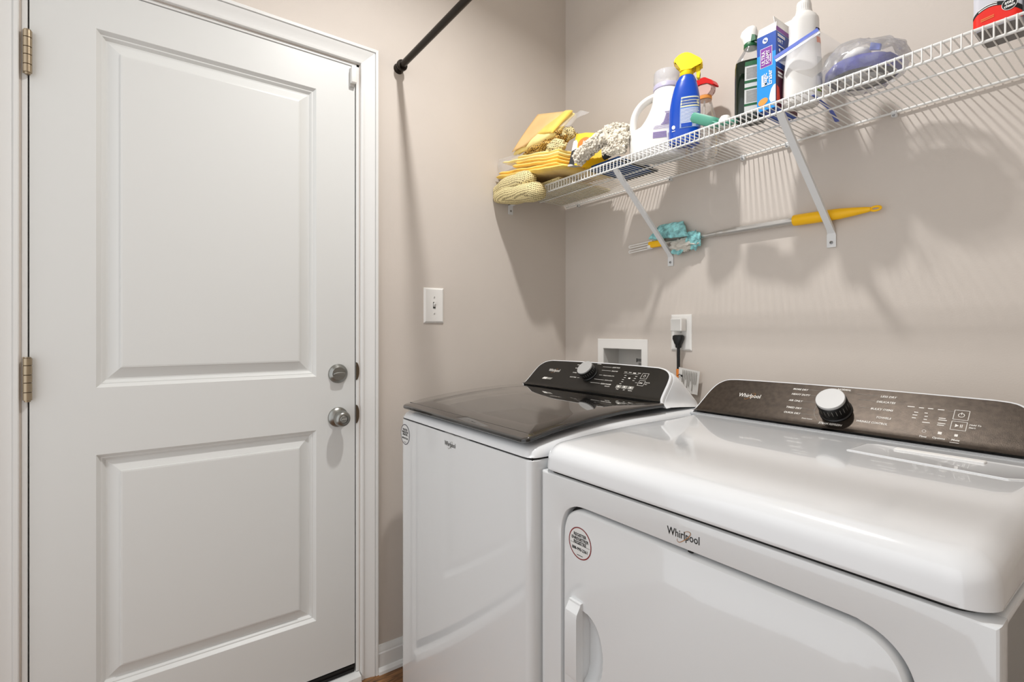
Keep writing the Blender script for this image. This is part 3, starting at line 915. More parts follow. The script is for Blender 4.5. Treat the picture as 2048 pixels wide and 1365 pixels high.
for k in range(3):
    m = MB(); u0 = 0.6060 + 0.0240 * k
    m.loft([[wp.p(u0, 0.0385, 0.0002), wp.p(u0 + 0.0215, 0.0385, 0.0002), wp.p(u0 + 0.0215, 0.0515, 0.0002), wp.p(u0, 0.0515, 0.0002)], [wp.p(u0 + 0.001, 0.0395, 0.0016), wp.p(u0 + 0.0205, 0.0395, 0.0016), wp.p(u0 + 0.0205, 0.0505, 0.0016), wp.p(u0 + 0.001, 0.0505, 0.0016)]])
    b = m.build('push_button', 'print_grey', washer, smooth=0)
    m = MB(); m.disc(wp.p(u0 + 0.0105, 0.045, 0.0019), PX, PU, 0.0032, 0.0032, 14); m.build('symbol', 'print_white', b, smooth=0)
m = MB(); m.prism([wp.p(0.2480, 0.0410, 0.0012), wp.p(0.2700, 0.0410, 0.0012), wp.p(0.2740, 0.0500, 0.0012), wp.p(0.2540, 0.0500, 0.0012)], PN * 0.0003); m.build('white_badge', 'print_white', washer, smooth=0)
m = MB(); m.prism([wp.p(0.2715, 0.0410, 0.0012), wp.p(0.2960, 0.0410, 0.0012), wp.p(0.3020, 0.0500, 0.0012), wp.p(0.2755, 0.0500, 0.0012)], PN * 0.0003); m.build('grey_badge', 'print_grey', washer, smooth=0)
# front print
XF = Vector((1, 0, 0)); ZF = Vector((0, 0, 1))
m = MB(); mg = MB(); brand(m, mg, (0.4700, wy0 - 0.0008, 0.8655), XF, ZF, 0.0125); m.build('word_mark', 'print_black', washer, smooth=0); mg.build('logo_arc', 'print_grey', washer, smooth=0)
def sticker(parent, c, r, ringmat, lines):
    c = Vector(c)
    m = MB(); m.disc(c, XF, ZF, r, r, 40); st = m.build('round_sticker', 'sticker', parent, smooth=0)
    m = MB(); m.ring(c + Vector((0, -0.0003, 0)), XF, ZF, r * 0.93, r, 44); m.build('sticker_rim', ringmat, st, smooth=0)
    m = MB()
    for txt, s_, dz in lines: m.text(txt, s_, c + Vector((0, -0.0004, dz)), XF, ZF, 'CENTER', 0, s_ * 0.03, 0.95)
    m.quad(c + Vector((-r * 0.86, -0.0004, -r * 0.10)), XF, ZF, r * 1.72, 0.0006); m.quad(c + Vector((-0.008, -0.0004, -r * 0.78)), XF, ZF, 0.016, 0.0012)
    m.build('sticker_print', 'print_black', st, smooth=0)
sticker(washer, (0.1790, wy0 - 0.0006, 0.8510), 0.0325, 'blue_ring', (('REGISTER', 0.0086, 0.0125), ('ENREGISTRER', 0.0078, 0.0050), ('REGISTRE', 0.0086, -0.0025), ('888-990-2361', 0.0082, -0.0150)))

# ================================================================== DRYER
dryer = thing('clothes_dryer', 'white front-load clothes dryer with brushed dark console, right of the washer', 'dryer', (1.197, -0.47, 0.0))
dx0, dx1, dy0, dy1 = 0.8305, 1.566, -0.829, -0.105
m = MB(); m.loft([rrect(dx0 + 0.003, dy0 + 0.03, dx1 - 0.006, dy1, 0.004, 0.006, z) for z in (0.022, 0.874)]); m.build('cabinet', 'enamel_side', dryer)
for fx in (dx0 + 0.05, dx1 - 0.05):
    for fy in (dy0 + 0.06, dy1 - 0.05):
        m = MB(); m.lathe([(0.02, 0), (0.022, 0.004), (0.02, 0.012), (0.01, 0.013), (0.01, 0.024)], (fx, fy, 0.0), seg=16); m.build('foot', 'rubber', dryer)
# front sheet with a recessed channel around the door
dprof = [(0.8988, 0.300), (0.8988, 0.7180), (0.8996, 0.7650), (0.9050, 0.7900), (0.9165, 0.8075), (0.9410, 0.8200), (0.975, 0.8222), (1.27, 0.8222), (1.415, 0.8222), (1.4400, 0.8205), (1.4600, 0.8140), (1.4760, 0.8010), (1.4860, 0.7830), (1.4900, 0.760), (1.4915, 0.700), (1.4915, 0.300)]
dprof = dprof[:1] + smooth_curve(dprof[1:7], 4) + smooth_curve(dprof[7:15], 4) + dprof[15:]
cen = Vector((1.195, 0.52))
def doorring(off, y):
    P = dprof + [(1.4915, 0.26), (1.46, 0.225), (0.93, 0.225), (0.8988, 0.26)]
    P = [(x, z) for x, z in P]
    Q = inset(P, off)
    return [Vector((x, y, z)) for x, z in Q]
m = MB()
nd = len(doorring(0, 0))
outer = []
P0 = doorring(-0.0085, dy0)
# project the door ring outwards on the rectangle of the front sheet
fx0, fx1, fz0, fz1 = dx0 + 0.004, dx1 - 0.004, 0.03, 0.8735
for p in P0:
    d = Vector((p.x - cen.x, p.z - cen.y))
    k = min((fx1 - cen.x) / d.x if d.x > 1e-6 else 1e9, (fx0 - cen.x) / d.x if d.x < -1e-6 else 1e9, (fz1 - cen.y) / d.y if d.y > 1e-6 else 1e9, (fz0 - cen.y) / d.y if d.y < -1e-6 else 1e9)
    outer.append(Vector((cen.x + d.x * k, dy0, cen.y + d.y * k)))
m.loft([outer, P0, doorring(-0.0068, dy0 + 0.0007), doorring(-0.0058, dy0 + 0.0030), doorring(-0.0054, dy0 + 0.0125), doorring(-0.0052, dy0 + 0.022)], False, False)
# corner fillers of the rectangle
for cxq, czq in ((fx0, fz0), (fx1, fz0), (fx1, fz1), (fx0, fz1)):
    best = None
    n = len(outer)
    for i in range(n):
        a, b = outer[i], outer[(i + 1) % n]
        onx = lambda p: abs(p.x - cxq) < 1e-6
        onz = lambda p: abs(p.z - czq) < 1e-6
        if (onx(a) and onz(b)) or (onz(a) and onx(b)):
            m.face([a, b, Vector((cxq, dy0, czq))])
# rolled outer edges
e0 = [(fx0, fz0), (fx1, fz0), (fx1, fz1), (fx0, fz1)]
def er(o, y): return [Vector((fx0 - o, y, fz0 - o)), Vector((fx1 + o, y, fz0 - o)), Vector((fx1 + o, y, fz1 + o)), Vector((fx0 - o, y, fz1 + o))]
m.loft([er(0, dy0), er(0.0025, dy0 + 0.001), er(0.0038, dy0 + 0.004), er(0.0038, dy0 + 0.030)], False, False)
bmesh.ops.remove_doubles(m.bm, verts=m.bm.verts, dist=1e-5)
m.build('front_panel', 'enamel', dryer, smooth=30)
# door of the dryer
HX0, HX1, HZ0, HZ1 = 0.9400, 1.0130, 0.452, 0.632      # handle pocket
m = MB()
yf = dy0 - 0.0005
D0 = doorring(0.0010, dy0 + 0.0280); D1 = doorring(0.0010, dy0 + 0.0060); D1b = doorring(0.0030, dy0 + 0.0022); D2 = doorring(0.0058, yf + 0.0005); D3 = doorring(0.0095, yf)
m.loft([D0, D1, D1b, D2, D3], False, False)
fc = m.bm.faces.new([v for v in list(m.bm.verts)[-nd:]])
# cut the handle pocket: half-moon opening
pk = [(0.9530, 0.6235)]
pocket = []
for i in range(17):
    a = math.pi / 2 - math.pi * i / 16
    pocket.append((0.955 + 0.058 * max(0, math.cos(a)) ** 0.75, 0.5495 + 0.0745 * math.sin(a)))
bmesh.ops.delete(m.bm, geom=[fc], context='FACES_ONLY')
ring_out = [v for v in list(m.bm.verts)[-nd:]]
pv = [m.bm.verts.new((x, yf, z)) for x, z in pocket]
es = []
for a, b in zip(pv, pv[1:] + pv[:1]): es.append(m.bm.edges.new((a, b)))
oe = []
for a, b in zip(ring_out, ring_out[1:] + ring_out[:1]):
    e = m.bm.edges.get((a, b)) or m.bm.edges.new((a, b)); oe.append(e)
bmesh.ops.triangle_fill(m.bm, use_beauty=True, use_dissolve=False, edges=es + oe, normal=(0, -1, 0))
# pocket walls
pw0 = [Vector((x, yf, z)) for x, z in pocket]
def pscale(k, y): return [Vector((0.955 + (x - 0.955) * k, y, 0.5495 + (z - 0.5495) * (0.35 + 0.65 * k))) for x, z in pocket]
m.loft([pw0, pscale(0.93, yf + 0.004), pscale(0.7, yf + 0.016), pscale(0.3, yf + 0.024)], False, True)
bmesh.ops.remove_doubles(m.bm, verts=m.bm.verts, dist=1e-5)
dd = m.build('dryer_door', 'enamel', dryer, smooth=30)
m = MB(); m.loft([doorring(-0.012, dy0 + 0.0215), doorring(0.004, dy0 + 0.0215), doorring(0.004, dy0 + 0.0225), doorring(-0.012, dy0 + 0.0225)], False, False); m.build('gap_shade_ring', 'rubber', dryer, smooth=0)  # dark ring added behind the door gap, standing in for its shade
# grip plate standing proud at the left of the pocket
m = MB()
gp = [(-0.0005, 0.6385), (-0.007, 0.6380), (-0.0075, 0.6345), (-0.0095, 0.631), (-0.017, 0.6200), (-0.0185, 0.6120), (-0.0185, 0.4950), (-0.017, 0.4880), (-0.0085, 0.4820), (-0.007, 0.4790), (-0.0005, 0.4780)]
a = [Vector((0.9255, dy0 + y, z)) for y, z in gp]; a2 = [Vector((0.9245, dy0 + y * 0.9, z + (0.0 if y < -0.01 else 0))) for y, z in gp]
bq = [Vector((0.9585, dy0 + y, z)) for y, z in gp]
m.loft([a, bq]); m.build('door_handle', 'enamel', dd, smooth=20)
# small dark vent slot over the door edge
m = MB(); m.lathe([(0.0, -0.0004), (0.0052, -0.0004), (0.0052, 0.001), (0, 0.001)], (1.2010, dy0 + 0.004, 0.8262), (0, -1, 0), 20, 1.0, 0.35); m.build('catch_hole', 'dark_gap', dryer)
# top
def dtopz(y):
    T = [(-0.829, 0.918), (-0.80, 0.9315), (-0.75, 0.9395), (-0.69, 0.945), (-0.60, 0.9495), (-0.50, 0.9515), (-0.1, 0.9515)]
    for (a, za), (b, zb) in zip(T[:-1], T[1:]):
        if y <= b: return za + (zb - za) * (y - a) / (b - a)
    return T[-1][1]
tx0, tx1, ty0, ty1 = dx0 + 0.001, dx1 - 0.004, dy0 - 0.002, dy1
def rring(x0, y0, x1, y1, r, rb, n=10):
    pts = rrect(x0, y0, x1, y1, r, rb, 0, 8)
    out = []
    for i in range(len(pts)):
        a_, b_ = pts[i], pts[(i + 1) % len(pts)]
        out.append(a_)
        if i % 9 == 8:
            for q in range(1, n): out.append(a_ + (b_ - a_) * (q / n))
    return out
def dbase(y): return 0.9515 - 0.0145 * (max(0.0, -0.50 - y) / 0.33) ** 2
m = MB(); rings = []
RC = 0.036
def topring(d, zf, flare=0.0):
    r = max(RC - d * 0.55, 0.012)
    return [Vector((p.x, p.y, zf(p.y))) for p in rring(tx0 + d - flare, ty0 + d - flare, tx1 - d + flare, ty1 - d * 0.3, r, 0.010 + d * 0.2)]
m = MB()
rings = [topring(0.0008, lambda y: 0.8832), topring(0.0, lambda y: 0.8848, 0.0010), topring(0.0, lambda y: 0.8890, 0.0010), topring(0.0, lambda y: dbase(y) - 0.032)]
for k in range(1, 9):
    aa = math.pi / 2 * k / 8
    rings.append(topring(0.034 * (1 - math.cos(aa)), lambda y, aa=aa: dbase(y) - 0.032 * (1 - math.sin(aa)) ))
for d in (0.05, 0.075, 0.11, 0.16, 0.22, 0.28, 0.33): rings.append(topring(d, dbase))
m.loft(rings)
m.build('top_panel', 'white_gloss', dryer, smooth=50)
m = MB(); m.loft([rrect(dx0 + 0.008, dy0 + 0.007, dx1 - 0.014, dy1, 0.034, 0.005, z) for z in (0.8765, 0.8845)]); m.build('seam', 'dark_gap', dryer, smooth=0)
m = MB(); m.loft([rrect(dx0 + 0.003, dy0 + 0.003, dx1 - 0.003, dy1, 0.004, 0.004, z) for z in (0.868, 0.8768)]); m.build('top_flange', 'enamel', dryer, smooth=0)
m = MB(); m.box((dx1 - 0.020, dy0 + 0.03, 0.868), (dx1 - 0.0005, dy1, 0.8775), 0.003, 2); m.build('side_rail', 'enamel', dryer)
# lint screen cover
m = MB()
LR = [(1.282, -0.438), (1.512, -0.458), (1.532, -0.440), (1.535, -0.352), (1.520, -0.340), (1.300, -0.338), (1.284, -0.350)]
rings = [[Vector((x, y, 0.9516)) for x, y in LR]]
cx_, cy_ = 1.408, -0.395
for k, dz in ((0.995, 0.9530), (0.975, 0.9536), (0.94, 0.9528)): rings.append([Vector((cx_ + (x - cx_) * k, cy_ + (y - cy_) * k, dz)) for x, y in LR])
m.loft(rings); lc = m.build('lint_cover', 'white_gloss', dryer, smooth=15)
m = MB(); m.box((1.3380, -0.3720, 0.9520), (1.4680, -0.3530, 0.9565), 0.001, 1); m.build('lint_cover_bar', 'card_white', lc)  # raised white bar along the back of the lint cover
m = MB()
dp = Panel(-0.285, 0.951)
dl = smooth_curve([(-0.3570, 0.0005), (-0.3490, 0.0165), (-0.3405, 0.0500), (-0.3320, 0.0850), (-0.3205, 0.1115), (-0.3045, 0.1275), (-0.2880, 0.1345), (-0.2600, 0.1375)], 4)
DO = mirror_outline(dl, 1.1865)
console(dryer, dp, DO, 1.1865, -0.115, 0.951, 0.0052, 'panel_dark', 0.010)
knob(dryer, dp, 1.1880, 0.0640, 0.0305, 0.046)
m = MB(); mg = MB()
brand(m, mg, dp.p(0.9760, 0.0755, E_), PX, PU, 0.0125)
for u, v, s_, al, txt in ((1.0762, 0.1150, 0.0072, 'LEFT', 'MORE DRY'), (1.0775, 0.0988, 0.0072, 'LEFT', 'HEAVY DUTY'), (1.0774, 0.0785, 0.0072, 'LEFT', 'AIR ONLY'), (1.0775, 0.0565, 0.0072, 'LEFT', 'TIMED DRY'), (1.0773, 0.0408, 0.0072, 'LEFT', 'QUICK DRY'),
                     (1.1860, 0.0222, 0.0078, 'CENTER', 'STEAM REFRESH'), (1.1890, 0.1255, 0.0072, 'CENTER', 'NORMAL'), (1.2640, 0.1155, 0.0072, 'LEFT', 'LESS DRY'), (1.2597, 0.1000, 0.0072, 'LEFT', 'DELICATES'), (1.2530, 0.0790, 0.0072, 'LEFT', 'BULKY ITEMS'), (1.2679, 0.0570, 0.0072, 'LEFT', 'TOWELS'), (1.2340, 0.0412, 0.0072, 'LEFT', 'WRINKLE CONTROL'),
                     (1.4215, 0.0650, 0.0052, 'LEFT', 'Hold To'), (1.4215, 0.0585, 0.0052, 'LEFT', 'Start'), (1.3810, 0.0238, 0.0062, 'CENTER', 'Options'), (1.4065, 0.0245, 0.0062, 'CENTER', 'Mute'), (1.3560, 0.0230, 0.0062, 'CENTER', 'Time'), (1.1460, 0.0300, 0.0044, 'RIGHT', 'Preset Control')):
    m.text(txt, s_, dp.p(u, v, E_), PX, PU, al, 0, s_ * 0.022, 0.98 if len(txt) < 12 else 0.86, 0.18)
for u, v, w_ in ((1.3172, 0.0965, 0.0125), (1.3370, 0.0960, 0.0085), (1.3521, 0.0960, 0.0090), (1.3684, 0.0960, 0.0105), (1.3313, 0.0830, 0.007), (1.3300, 0.0755, 0.008), (1.3302, 0.0680, 0.007), (1.3487, 0.0835, 0.0055), (1.3500, 0.0750, 0.0055), (1.3500, 0.0670, 0.0055), (1.3490, 0.0595, 0.0125), (1.3735, 0.0745, 0.011), (1.3735, 0.0700, 0.0135), (1.3735, 0.0615, 0.0125), (1.3735, 0.0570, 0.011)):
    m.quad(dp.p(u, v, E_), PX, PU, w_, 0.0019)
for u0, u1, v0, v1 in ((1.3948, 1.4185, 0.0760, 0.1004), (1.3944, 1.4186, 0.0503, 0.0722)):
    w_ = 0.0009
    m.quad(dp.p(u0, v0, E_), PX, PU, u1 - u0, w_); m.quad(dp.p(u0, v1 - w_, E_), PX, PU, u1 - u0, w_); m.quad(dp.p(u0, v0, E_), PX, PU, w_, v1 - v0); m.quad(dp.p(u1 - w_, v0, E_), PX, PU, w_, v1 - v0)
m.ring(dp.p(1.4067, 0.0880, E_), PX, PU, 0.0042, 0.0052, 24); m.quad(dp.p(1.4062, 0.0890, E_ + 0.0002), PX, PU, 0.0010, 0.0062)
m.face([dp.p(1.4010, 0.0575, E_), dp.p(1.4068, 0.0615, E_), dp.p(1.4010, 0.0655, E_)])
for q in (0.0090, 0.0115): m.quad(dp.p(1.3995 + q, 0.0578, E_), PX, PU, 0.0012, 0.0074)
m.quad(dp.p(1.3780, 0.0355, E_), PX, PU, 0.0062, 0.0062); m.quad(dp.p(1.4035, 0.0350, E_), PX, PU, 0.0052, 0.0056); m.ring(dp.p(1.3560, 0.0385, E_), PX, PU, 0.0028, 0.0035, 16)
m.quad(dp.p(1.3990, 0.0195, E_), PX, PU, 0.014, 0.0010)
m.build('lettering', 'print_white', dryer, smooth=0)['kind'] = 'stuff'
mg.build('logo_arc', 'gold', dryer, smooth=0)
m = MB()
for a, b, v in ((1.1100, 1.1480, 0.1180), (1.1170, 1.1430, 0.1015), (1.1075, 1.1440, 0.0812), (1.1110, 1.1450, 0.0592), (1.1130, 1.1560, 0.0437), (1.2180, 1.2610, 0.1185), (1.2260, 1.2570, 0.1030), (1.2290, 1.2500, 0.0820), (1.3850, 1.3945, 0.0950), (1.3860, 1.3942, 0.0605)):
    m.quad(dp.p(a, v, E_), PX, PU, b - a, 0.0005)
for i in range(14):
    a = math.radians(165) + math.radians(62) * i / 14; b = a + math.radians(62) / 14
    R0 = 0.0445
    m.face([dp.p(1.188 + R0 * math.cos(a), 0.064 + R0 * math.sin(a), E_), dp.p(1.188 + (R0 + 0.0006) * math.cos(a), 0.064 + (R0 + 0.0006) * math.sin(a), E_), dp.p(1.188 + (R0 + 0.0006) * math.cos(b), 0.064 + (R0 + 0.0006) * math.sin(b), E_), dp.p(1.188 + R0 * math.cos(b), 0.064 + R0 * math.sin(b), E_)])
m.build('lead_line', 'print_grey', dryer, smooth=0)['kind'] = 'stuff'
m = MB(); mg = MB(); brand(m, mg, (1.1895, dy0 - 0.0006, 0.8440), XF, ZF, 0.0128, 0.80); m.build('word_mark', 'print_black', dryer, smooth=0); mg.build('logo_arc', 'gold', dryer, smooth=0)
sticker(dryer, (0.9510, yf - 0.0004, 0.7560), 0.0320, 'red_ring', (('REGISTER', 0.0088, 0.0130), ('ENREGISTRER', 0.0082, 0.0052), ('REGISTRE', 0.0088, -0.0025), ('888-990-2361', 0.0084, -0.0150)))

# ================================================================== WIRE SHELF
shelf = thing('wire_shelf', 'white ventilated wire shelf running along the wall above the machines', 'shelf', (1.0, -0.16, 1.737))
ZD = 1.7370
XE = XR - 0.02
for y, z, r in ((-0.0085, ZD - 0.0030, 0.0030), (-0.1600, ZD - 0.0030, 0.0024), (-0.3050, ZD - 0.0022, 0.0028), (-0.3058, 1.7075, 0.0029)):
    m = MB(); m.tube([(0.012, y, z), (XE, y, z)], r, 10); m.build('rail', 'wire_white', shelf)
m = MB(); m.tube([(0, -0.006, ZD + 0.0006), (0, -0.150, ZD + 0.0006), (0, -0.3020, ZD + 0.0006), (0, -0.3075, ZD - 0.001), (0, -0.3092, ZD - 0.005), (0, -0.3096, 1.7065)], 0.00145, 6)
w0 = m.build('wire', 'wire_white', shelf)
pitch = 0.01478
nx = 0
x = 1.3212 - pitch * int((1.3212 - 0.02) / pitch)
wires = [w0]
w0.location = Vector((x, 0, 0)) + w0.location
# mesh was shifted by the shelf origin; move copies along x only
x += pitch
while x < XE:
    c = w0.copy(); COL.objects.link(c); c.location = w0.location + Vector((x - w0.location.x, 0, 0)); wires.append(c); x += pitch
# support brackets
for xt, xb, zt, zb, zend in ((0.570, 0.561, 1.7050, 1.4520, 1.4170), (1.092, 1.086, 1.7050, 1.4540, 1.4140)):
    hw = 0.0105
    m = MB()
    def strap(p, n, hw_=hw, th=0.0022): pass
    path = [(-0.3035, zt + 0.002, xt), (-0.2960, zt - 0.008, xt), (-0.0120, zb + 0.010, xb), (-0.0030, zb, xb), (-0.0012, zb - 0.006, xb), (-0.0012, zend, xb)]
    widths = [0.009, 0.0085, 0.0085, 0.0100, 0.0115, 0.0115]
    fr_, bk_ = [], []
    rings = []
    for k, ((y, z, xx), w_) in enumerate(zip(path, widths)):
        a_ = path[max(k - 1, 0)]; b_ = path[min(k + 1, len(path) - 1)]
        d = Vector((b_[0] - a_[0], b_[1] - a_[1])).normalized(); nrm = Vector((d.y, -d.x))
        if nrm.x > 0: nrm = -nrm
        th = 0.0028
        c = Vector((y, z))
        lipd = 0.006 if 1 <= k <= 2 else 0.0
        q0 = c + nrm * th
        q1 = c + nrm * (th - 0.0) 
        rings.append([Vector((xx - w_, c.x - nrm.x * lipd, c.y - nrm.y * lipd)), Vector((xx + w_, c.x - nrm.x * lipd, c.y - nrm.y * lipd)), Vector((xx + w_, q0.x, q0.y)), Vector((xx - w_, q0.x, q0.y))])
    m.loft(rings); br = m.build('support_bracket', 'bracket_white', shelf, smooth=20)
    m = MB(); m.lathe([(0.0042, 0.0), (0.0042, 0.0015), (0.0028, 0.0026), (0, 0.0028)], (xb, -0.0042, zend + 0.013), (0, -1, 0), 14); m.build('screw', 'screw', br)
    m = MB(); m.box((xb - 0.0022, -0.0076, zend + 0.0122), (xb + 0.0022, -0.0068, zend + 0.0138)); m.build('screw_slot', 'dark_slot', br, smooth=0)
# wall clips along the back rail
for xc in (0.091, 0.368, 0.564, 0.835, 0.971, 1.232, 1.62, 1.95):
    m = MB(); m.box((xc - 0.006, -0.0130, 1.7225), (xc + 0.006, 0.0, 1.7305), 0.0015, 1); m.tube([(xc - 0.0055, -0.0085, ZD - 0.003), (xc + 0.0055, -0.0085, ZD - 0.003)], 0.0052, 12)
    cl = m.build('wall_clip', 'bracket_white', shelf)
    m = MB(); m.lathe([(0.0032, 0), (0.0032, 0.001), (0, 0.0018)], (xc, -0.0128, 1.7262), (0, -1, 0), 12); m.build('screw', 'screw', cl)
# end bracket on the door wall
m = MB(); m.box((0.0, -0.3190, 1.6650), (0.003, -0.2960, 1.7200), 0.001, 1); m.box((0.0, -0.3190, 1.7020), (0.020, -0.2960, 1.7050)); m.box((0.0, -0.3190, 1.7020), (0.020, -0.3165, 1.7300)); eb = m.build('end_bracket', 'bracket_white', shelf, smooth=0)
m = MB(); m.lathe([(0.0042, 0), (0.0042, 0.0012), (0, 0.0026)], (0.003, -0.3075, 1.679), (1, 0, 0), 14); m.build('screw', 'screw', eb)

ZS = ZD + 0.0021      # surface things stand on
def jiggle(m, amp, freq, seed=0.0, axis=None):
    for v in m.bm.verts:
        p = v.co * freq + Vector((seed, seed * 2.1, seed * 0.7))
        d = noise.noise_vector(p)
        if axis: d = Vector(axis) * d.x
        v.co += d * amp
    return m

def rings_of(spec, n=36, rot=0.0):
    return [sellipse(cx, cy, a, b, e, n, rot, z) for z, cx, cy, a, b, e in spec]

def densify(spec, k=5):
    out = []
    for i in range(len(spec) - 1):
        p0 = spec[max(i - 1, 0)]; p1 = spec[i]; p2 = spec[i + 1]; p3 = spec[min(i + 2, len(spec) - 1)]
        for q in range(k):
            t = q / k
            row = [p1[0] + (p2[0] - p1[0]) * t]
            for c in range(1, 6):
                a0, a1, a2, a3 = p0[c], p1[c], p2[c], p3[c]
                val = 0.5 * ((2 * a1) + (a2 - a0) * t + (2 * a0 - 5 * a1 + 4 * a2 - a3) * t * t + (3 * a1 - a0 - 3 * a2 + a3) * t ** 3)
                lo, hi = min(a1, a2), max(a1, a2)
                row.append(min(max(val, lo - 0.15 * (hi - lo)), hi + 0.15 * (hi - lo)))
            out.append(tuple(row))
    out.append(spec[-1]); return out

def at_z(spec, z):
    for a, b in zip(spec[:-1], spec[1:]):
        if a[0] <= z <= b[0] and b[0] > a[0]:
            t = (z - a[0]) / (b[0] - a[0]); return [z] + [a[c] + (b[c] - a[c]) * t for c in range(1, 6)]
    return list(spec[-1] if z > spec[-1][0] else spec[0])

def surf(spec, rot, z, ang, off=0.0008):
    """point on a bottle's side at height z and section angle ang (radians)"""
    _, cx, cy, a, b, e = at_z(spec, z)
    c, s_ = math.cos(ang), math.sin(ang)
    x = (a + off) * math.copysign(abs(c) ** (2 / e), c); y = (b + off) * math.copysign(abs(s_) ** (2 / e), s_)
    return Vector((cx + x * math.cos(rot) - y * math.sin(rot), cy + x * math.sin(rot) + y * math.cos(rot), z))

def patch(m, spec, rot, z0, z1, a0, a1, nz=6, na=8, off=0.0008):
    a0, a1 = math.radians(a0), math.radians(a1)
    V = [[m.bm.verts.new(surf(spec, rot, z0 + (z1 - z0) * i / nz, a0 + (a1 - a0) * j / na, off)) for j in range(na + 1)] for i in range(nz + 1)]
    for i in range(nz):
        for j in range(na): m.bm.faces.new((V[i][j], V[i][j + 1], V[i + 1][j + 1], V[i + 1][j]))
    return m

def prints(m, spec, rot, z0, z1, a0, a1, rows, seed=0, off=0.0013, fill=0.5, ragged=0.4):
    r = random.Random(seed)
    dz = (z1 - z0) / rows
    for i in range(rows):
        e = a0 + (a1 - a0) * (1 - ragged * r.random())
        patch(m, spec, rot, z0 + dz * i, z0 + dz * (i + fill), a0, e, 1, 5, off)
    return m

G_CL = 'bottles and sprays on the wire shelf'
# ---------------------------------------------------------------- folded perforated mat
t = thing('folded_mat', 'cream perforated mat folded over at the left end of the wire shelf', 'cloth', (0.15, -0.2, ZS))
m = MB()
def lobe(m, x0, x1, c0, c1, ry, rz, seed, n=26, seg=26, taper=0.82):
    rings = []
    for i in range(n + 1):
        t_ = i / n
        x = x0 + (x1 - x0) * t_
        k = 1.0
        if t_ > taper: k = math.sqrt(max(0.0, 1 - ((t_ - taper) / (1 - taper)) ** 2)) * 0.97 + 0.03
        if t_ < 0.45: k = min(k, 0.66 + 0.34 * math.sin(math.pi / 2 * t_ / 0.45))
        y = c0[0] + (c1[0] - c0[0]) * t_; z = c0[1] + (c1[1] - c0[1]) * t_
        rings.append([Vector((x, y + ry * k * math.copysign(abs(math.cos(a)) ** 0.85, math.cos(a)), z + rz * k * math.copysign(abs(math.sin(a)) ** 0.85, math.sin(a)))) for a in [2 * math.pi * q / seg for q in range(seg)]])
    m.loft(rings)
lobe(m, 0.006, 0.222, (-0.372, 1.746), (-0.366, 1.754), 0.044, 0.036, 1, taper=0.72)
jiggle(m, 0.006, 16, 1.0)
m.build('upper_fold', 'mesh_cloth', t, smooth=80)
m = MB(); lobe(m, 0.006, 0.258, (-0.374, 1.722), (-0.367, 1.696), 0.044, 0.034, 2, taper=0.955); jiggle(m, 0.005, 16, 2.0); m.build('lower_fold', 'mesh_cloth', t, smooth=80)
m = MB(); m.box((0.008, -0.308, ZS), (0.300, -0.03, ZS + 0.011), 0.005, 2); m.build('flat_layer', 'mesh_cloth', t, smooth=60)

# ---------------------------------------------------------------- folded yellow cloths
def slab(m, P00, P10, P11, P01, th, nu=16, nv=10, seed=0.0, amp=0.004, edge=3.0):
    """soft cushion-edged slab over the quad P00-P10-P11-P01"""
    P00, P10, P11, P01 = map(Vector, (P00, P10, P11, P01))
    nrm = (P10 - P00).cross(P01 - P00).normalized()
    def pt(u, v, s_):
        p = (P00 * (1 - u) + P10 * u) * (1 - v) + (P01 * (1 - u) + P11 * u) * v
        ed = min(min(u, 1 - u) * (P10 - P00).length, min(v, 1 - v) * (P01 - P00).length) / (th * 0.9)
        k = math.sqrt(max(0.0, 1 - (1 - min(1, ed)) ** 2))
        w = noise.noise(p * 22 + Vector((seed, seed, seed))) * amp
        return p + nrm * (s_ * th * 0.5 * k + w)
    T = {}; Bt = {}
    for i in range(nu + 1):
        for j in range(nv + 1):
            u = 0.5 - 0.5 * math.cos(math.pi * i / nu); v = 0.5 - 0.5 * math.cos(math.pi * j / nv)
            T[i, j] = m.bm.verts.new(pt(u, v, 1)); Bt[i, j] = T[i, j] if i in (0, nu) or j in (0, nv) else m.bm.verts.new(pt(u, v, -1))
    for i in range(nu):
        for j in range(nv):
            for D, rev in ((T, False), (Bt, True)):
                f = [D[i, j], D[i + 1, j], D[i + 1, j + 1], D[i, j + 1]]
                f = [v for k_, v in enumerate(f) if v not in f[:k_]]
                if len(f) > 2:
                    try: m.bm.faces.new(f[::-1] if rev else f)
                    except ValueError: pass
    return m
def folded(label, mt, quads, loc):
    """one cloth folded into layers that all curl round at the front"""
    t = thing('folded_cloth', label, 'cloth', loc, 'folded yellow cloths in the stack')
    for k, (a, b, c, d, th, s_) in enumerate(quads):
        m = MB(); slab(m, a, b, c, d, th, 18, 10, s_, 0.0040); m.build('folded_layer', mt, t, smooth=80)
    return t
folded('bright yellow folded cloth hanging over the front edge, lowest of the yellow stack', 'yellow_cloth', [
    ((0.012, -0.390, 1.804), (0.385, -0.362, 1.757), (0.385, -0.09, 1.772), (0.012, -0.09, 1.800), 0.015, 1.0),
    ((0.016, -0.380, 1.819), (0.345, -0.357, 1.776), (0.345, -0.09, 1.790), (0.016, -0.09, 1.815), 0.013, 1.0)], (0.2, -0.2, 1.76))
folded('deep yellow folded cloth in the middle of the yellow stack', 'yellow_cloth', [
    ((0.100, -0.374, 1.826), (0.336, -0.347, 1.793), (0.336, -0.10, 1.806), (0.09, -0.10, 1.829), 0.014, 1.0),
    ((0.110, -0.366, 1.839), (0.332, -0.342, 1.807), (0.332, -0.10, 1.820), (0.10, -0.10, 1.842), 0.012, 1.0)], (0.25, -0.2, 1.80))
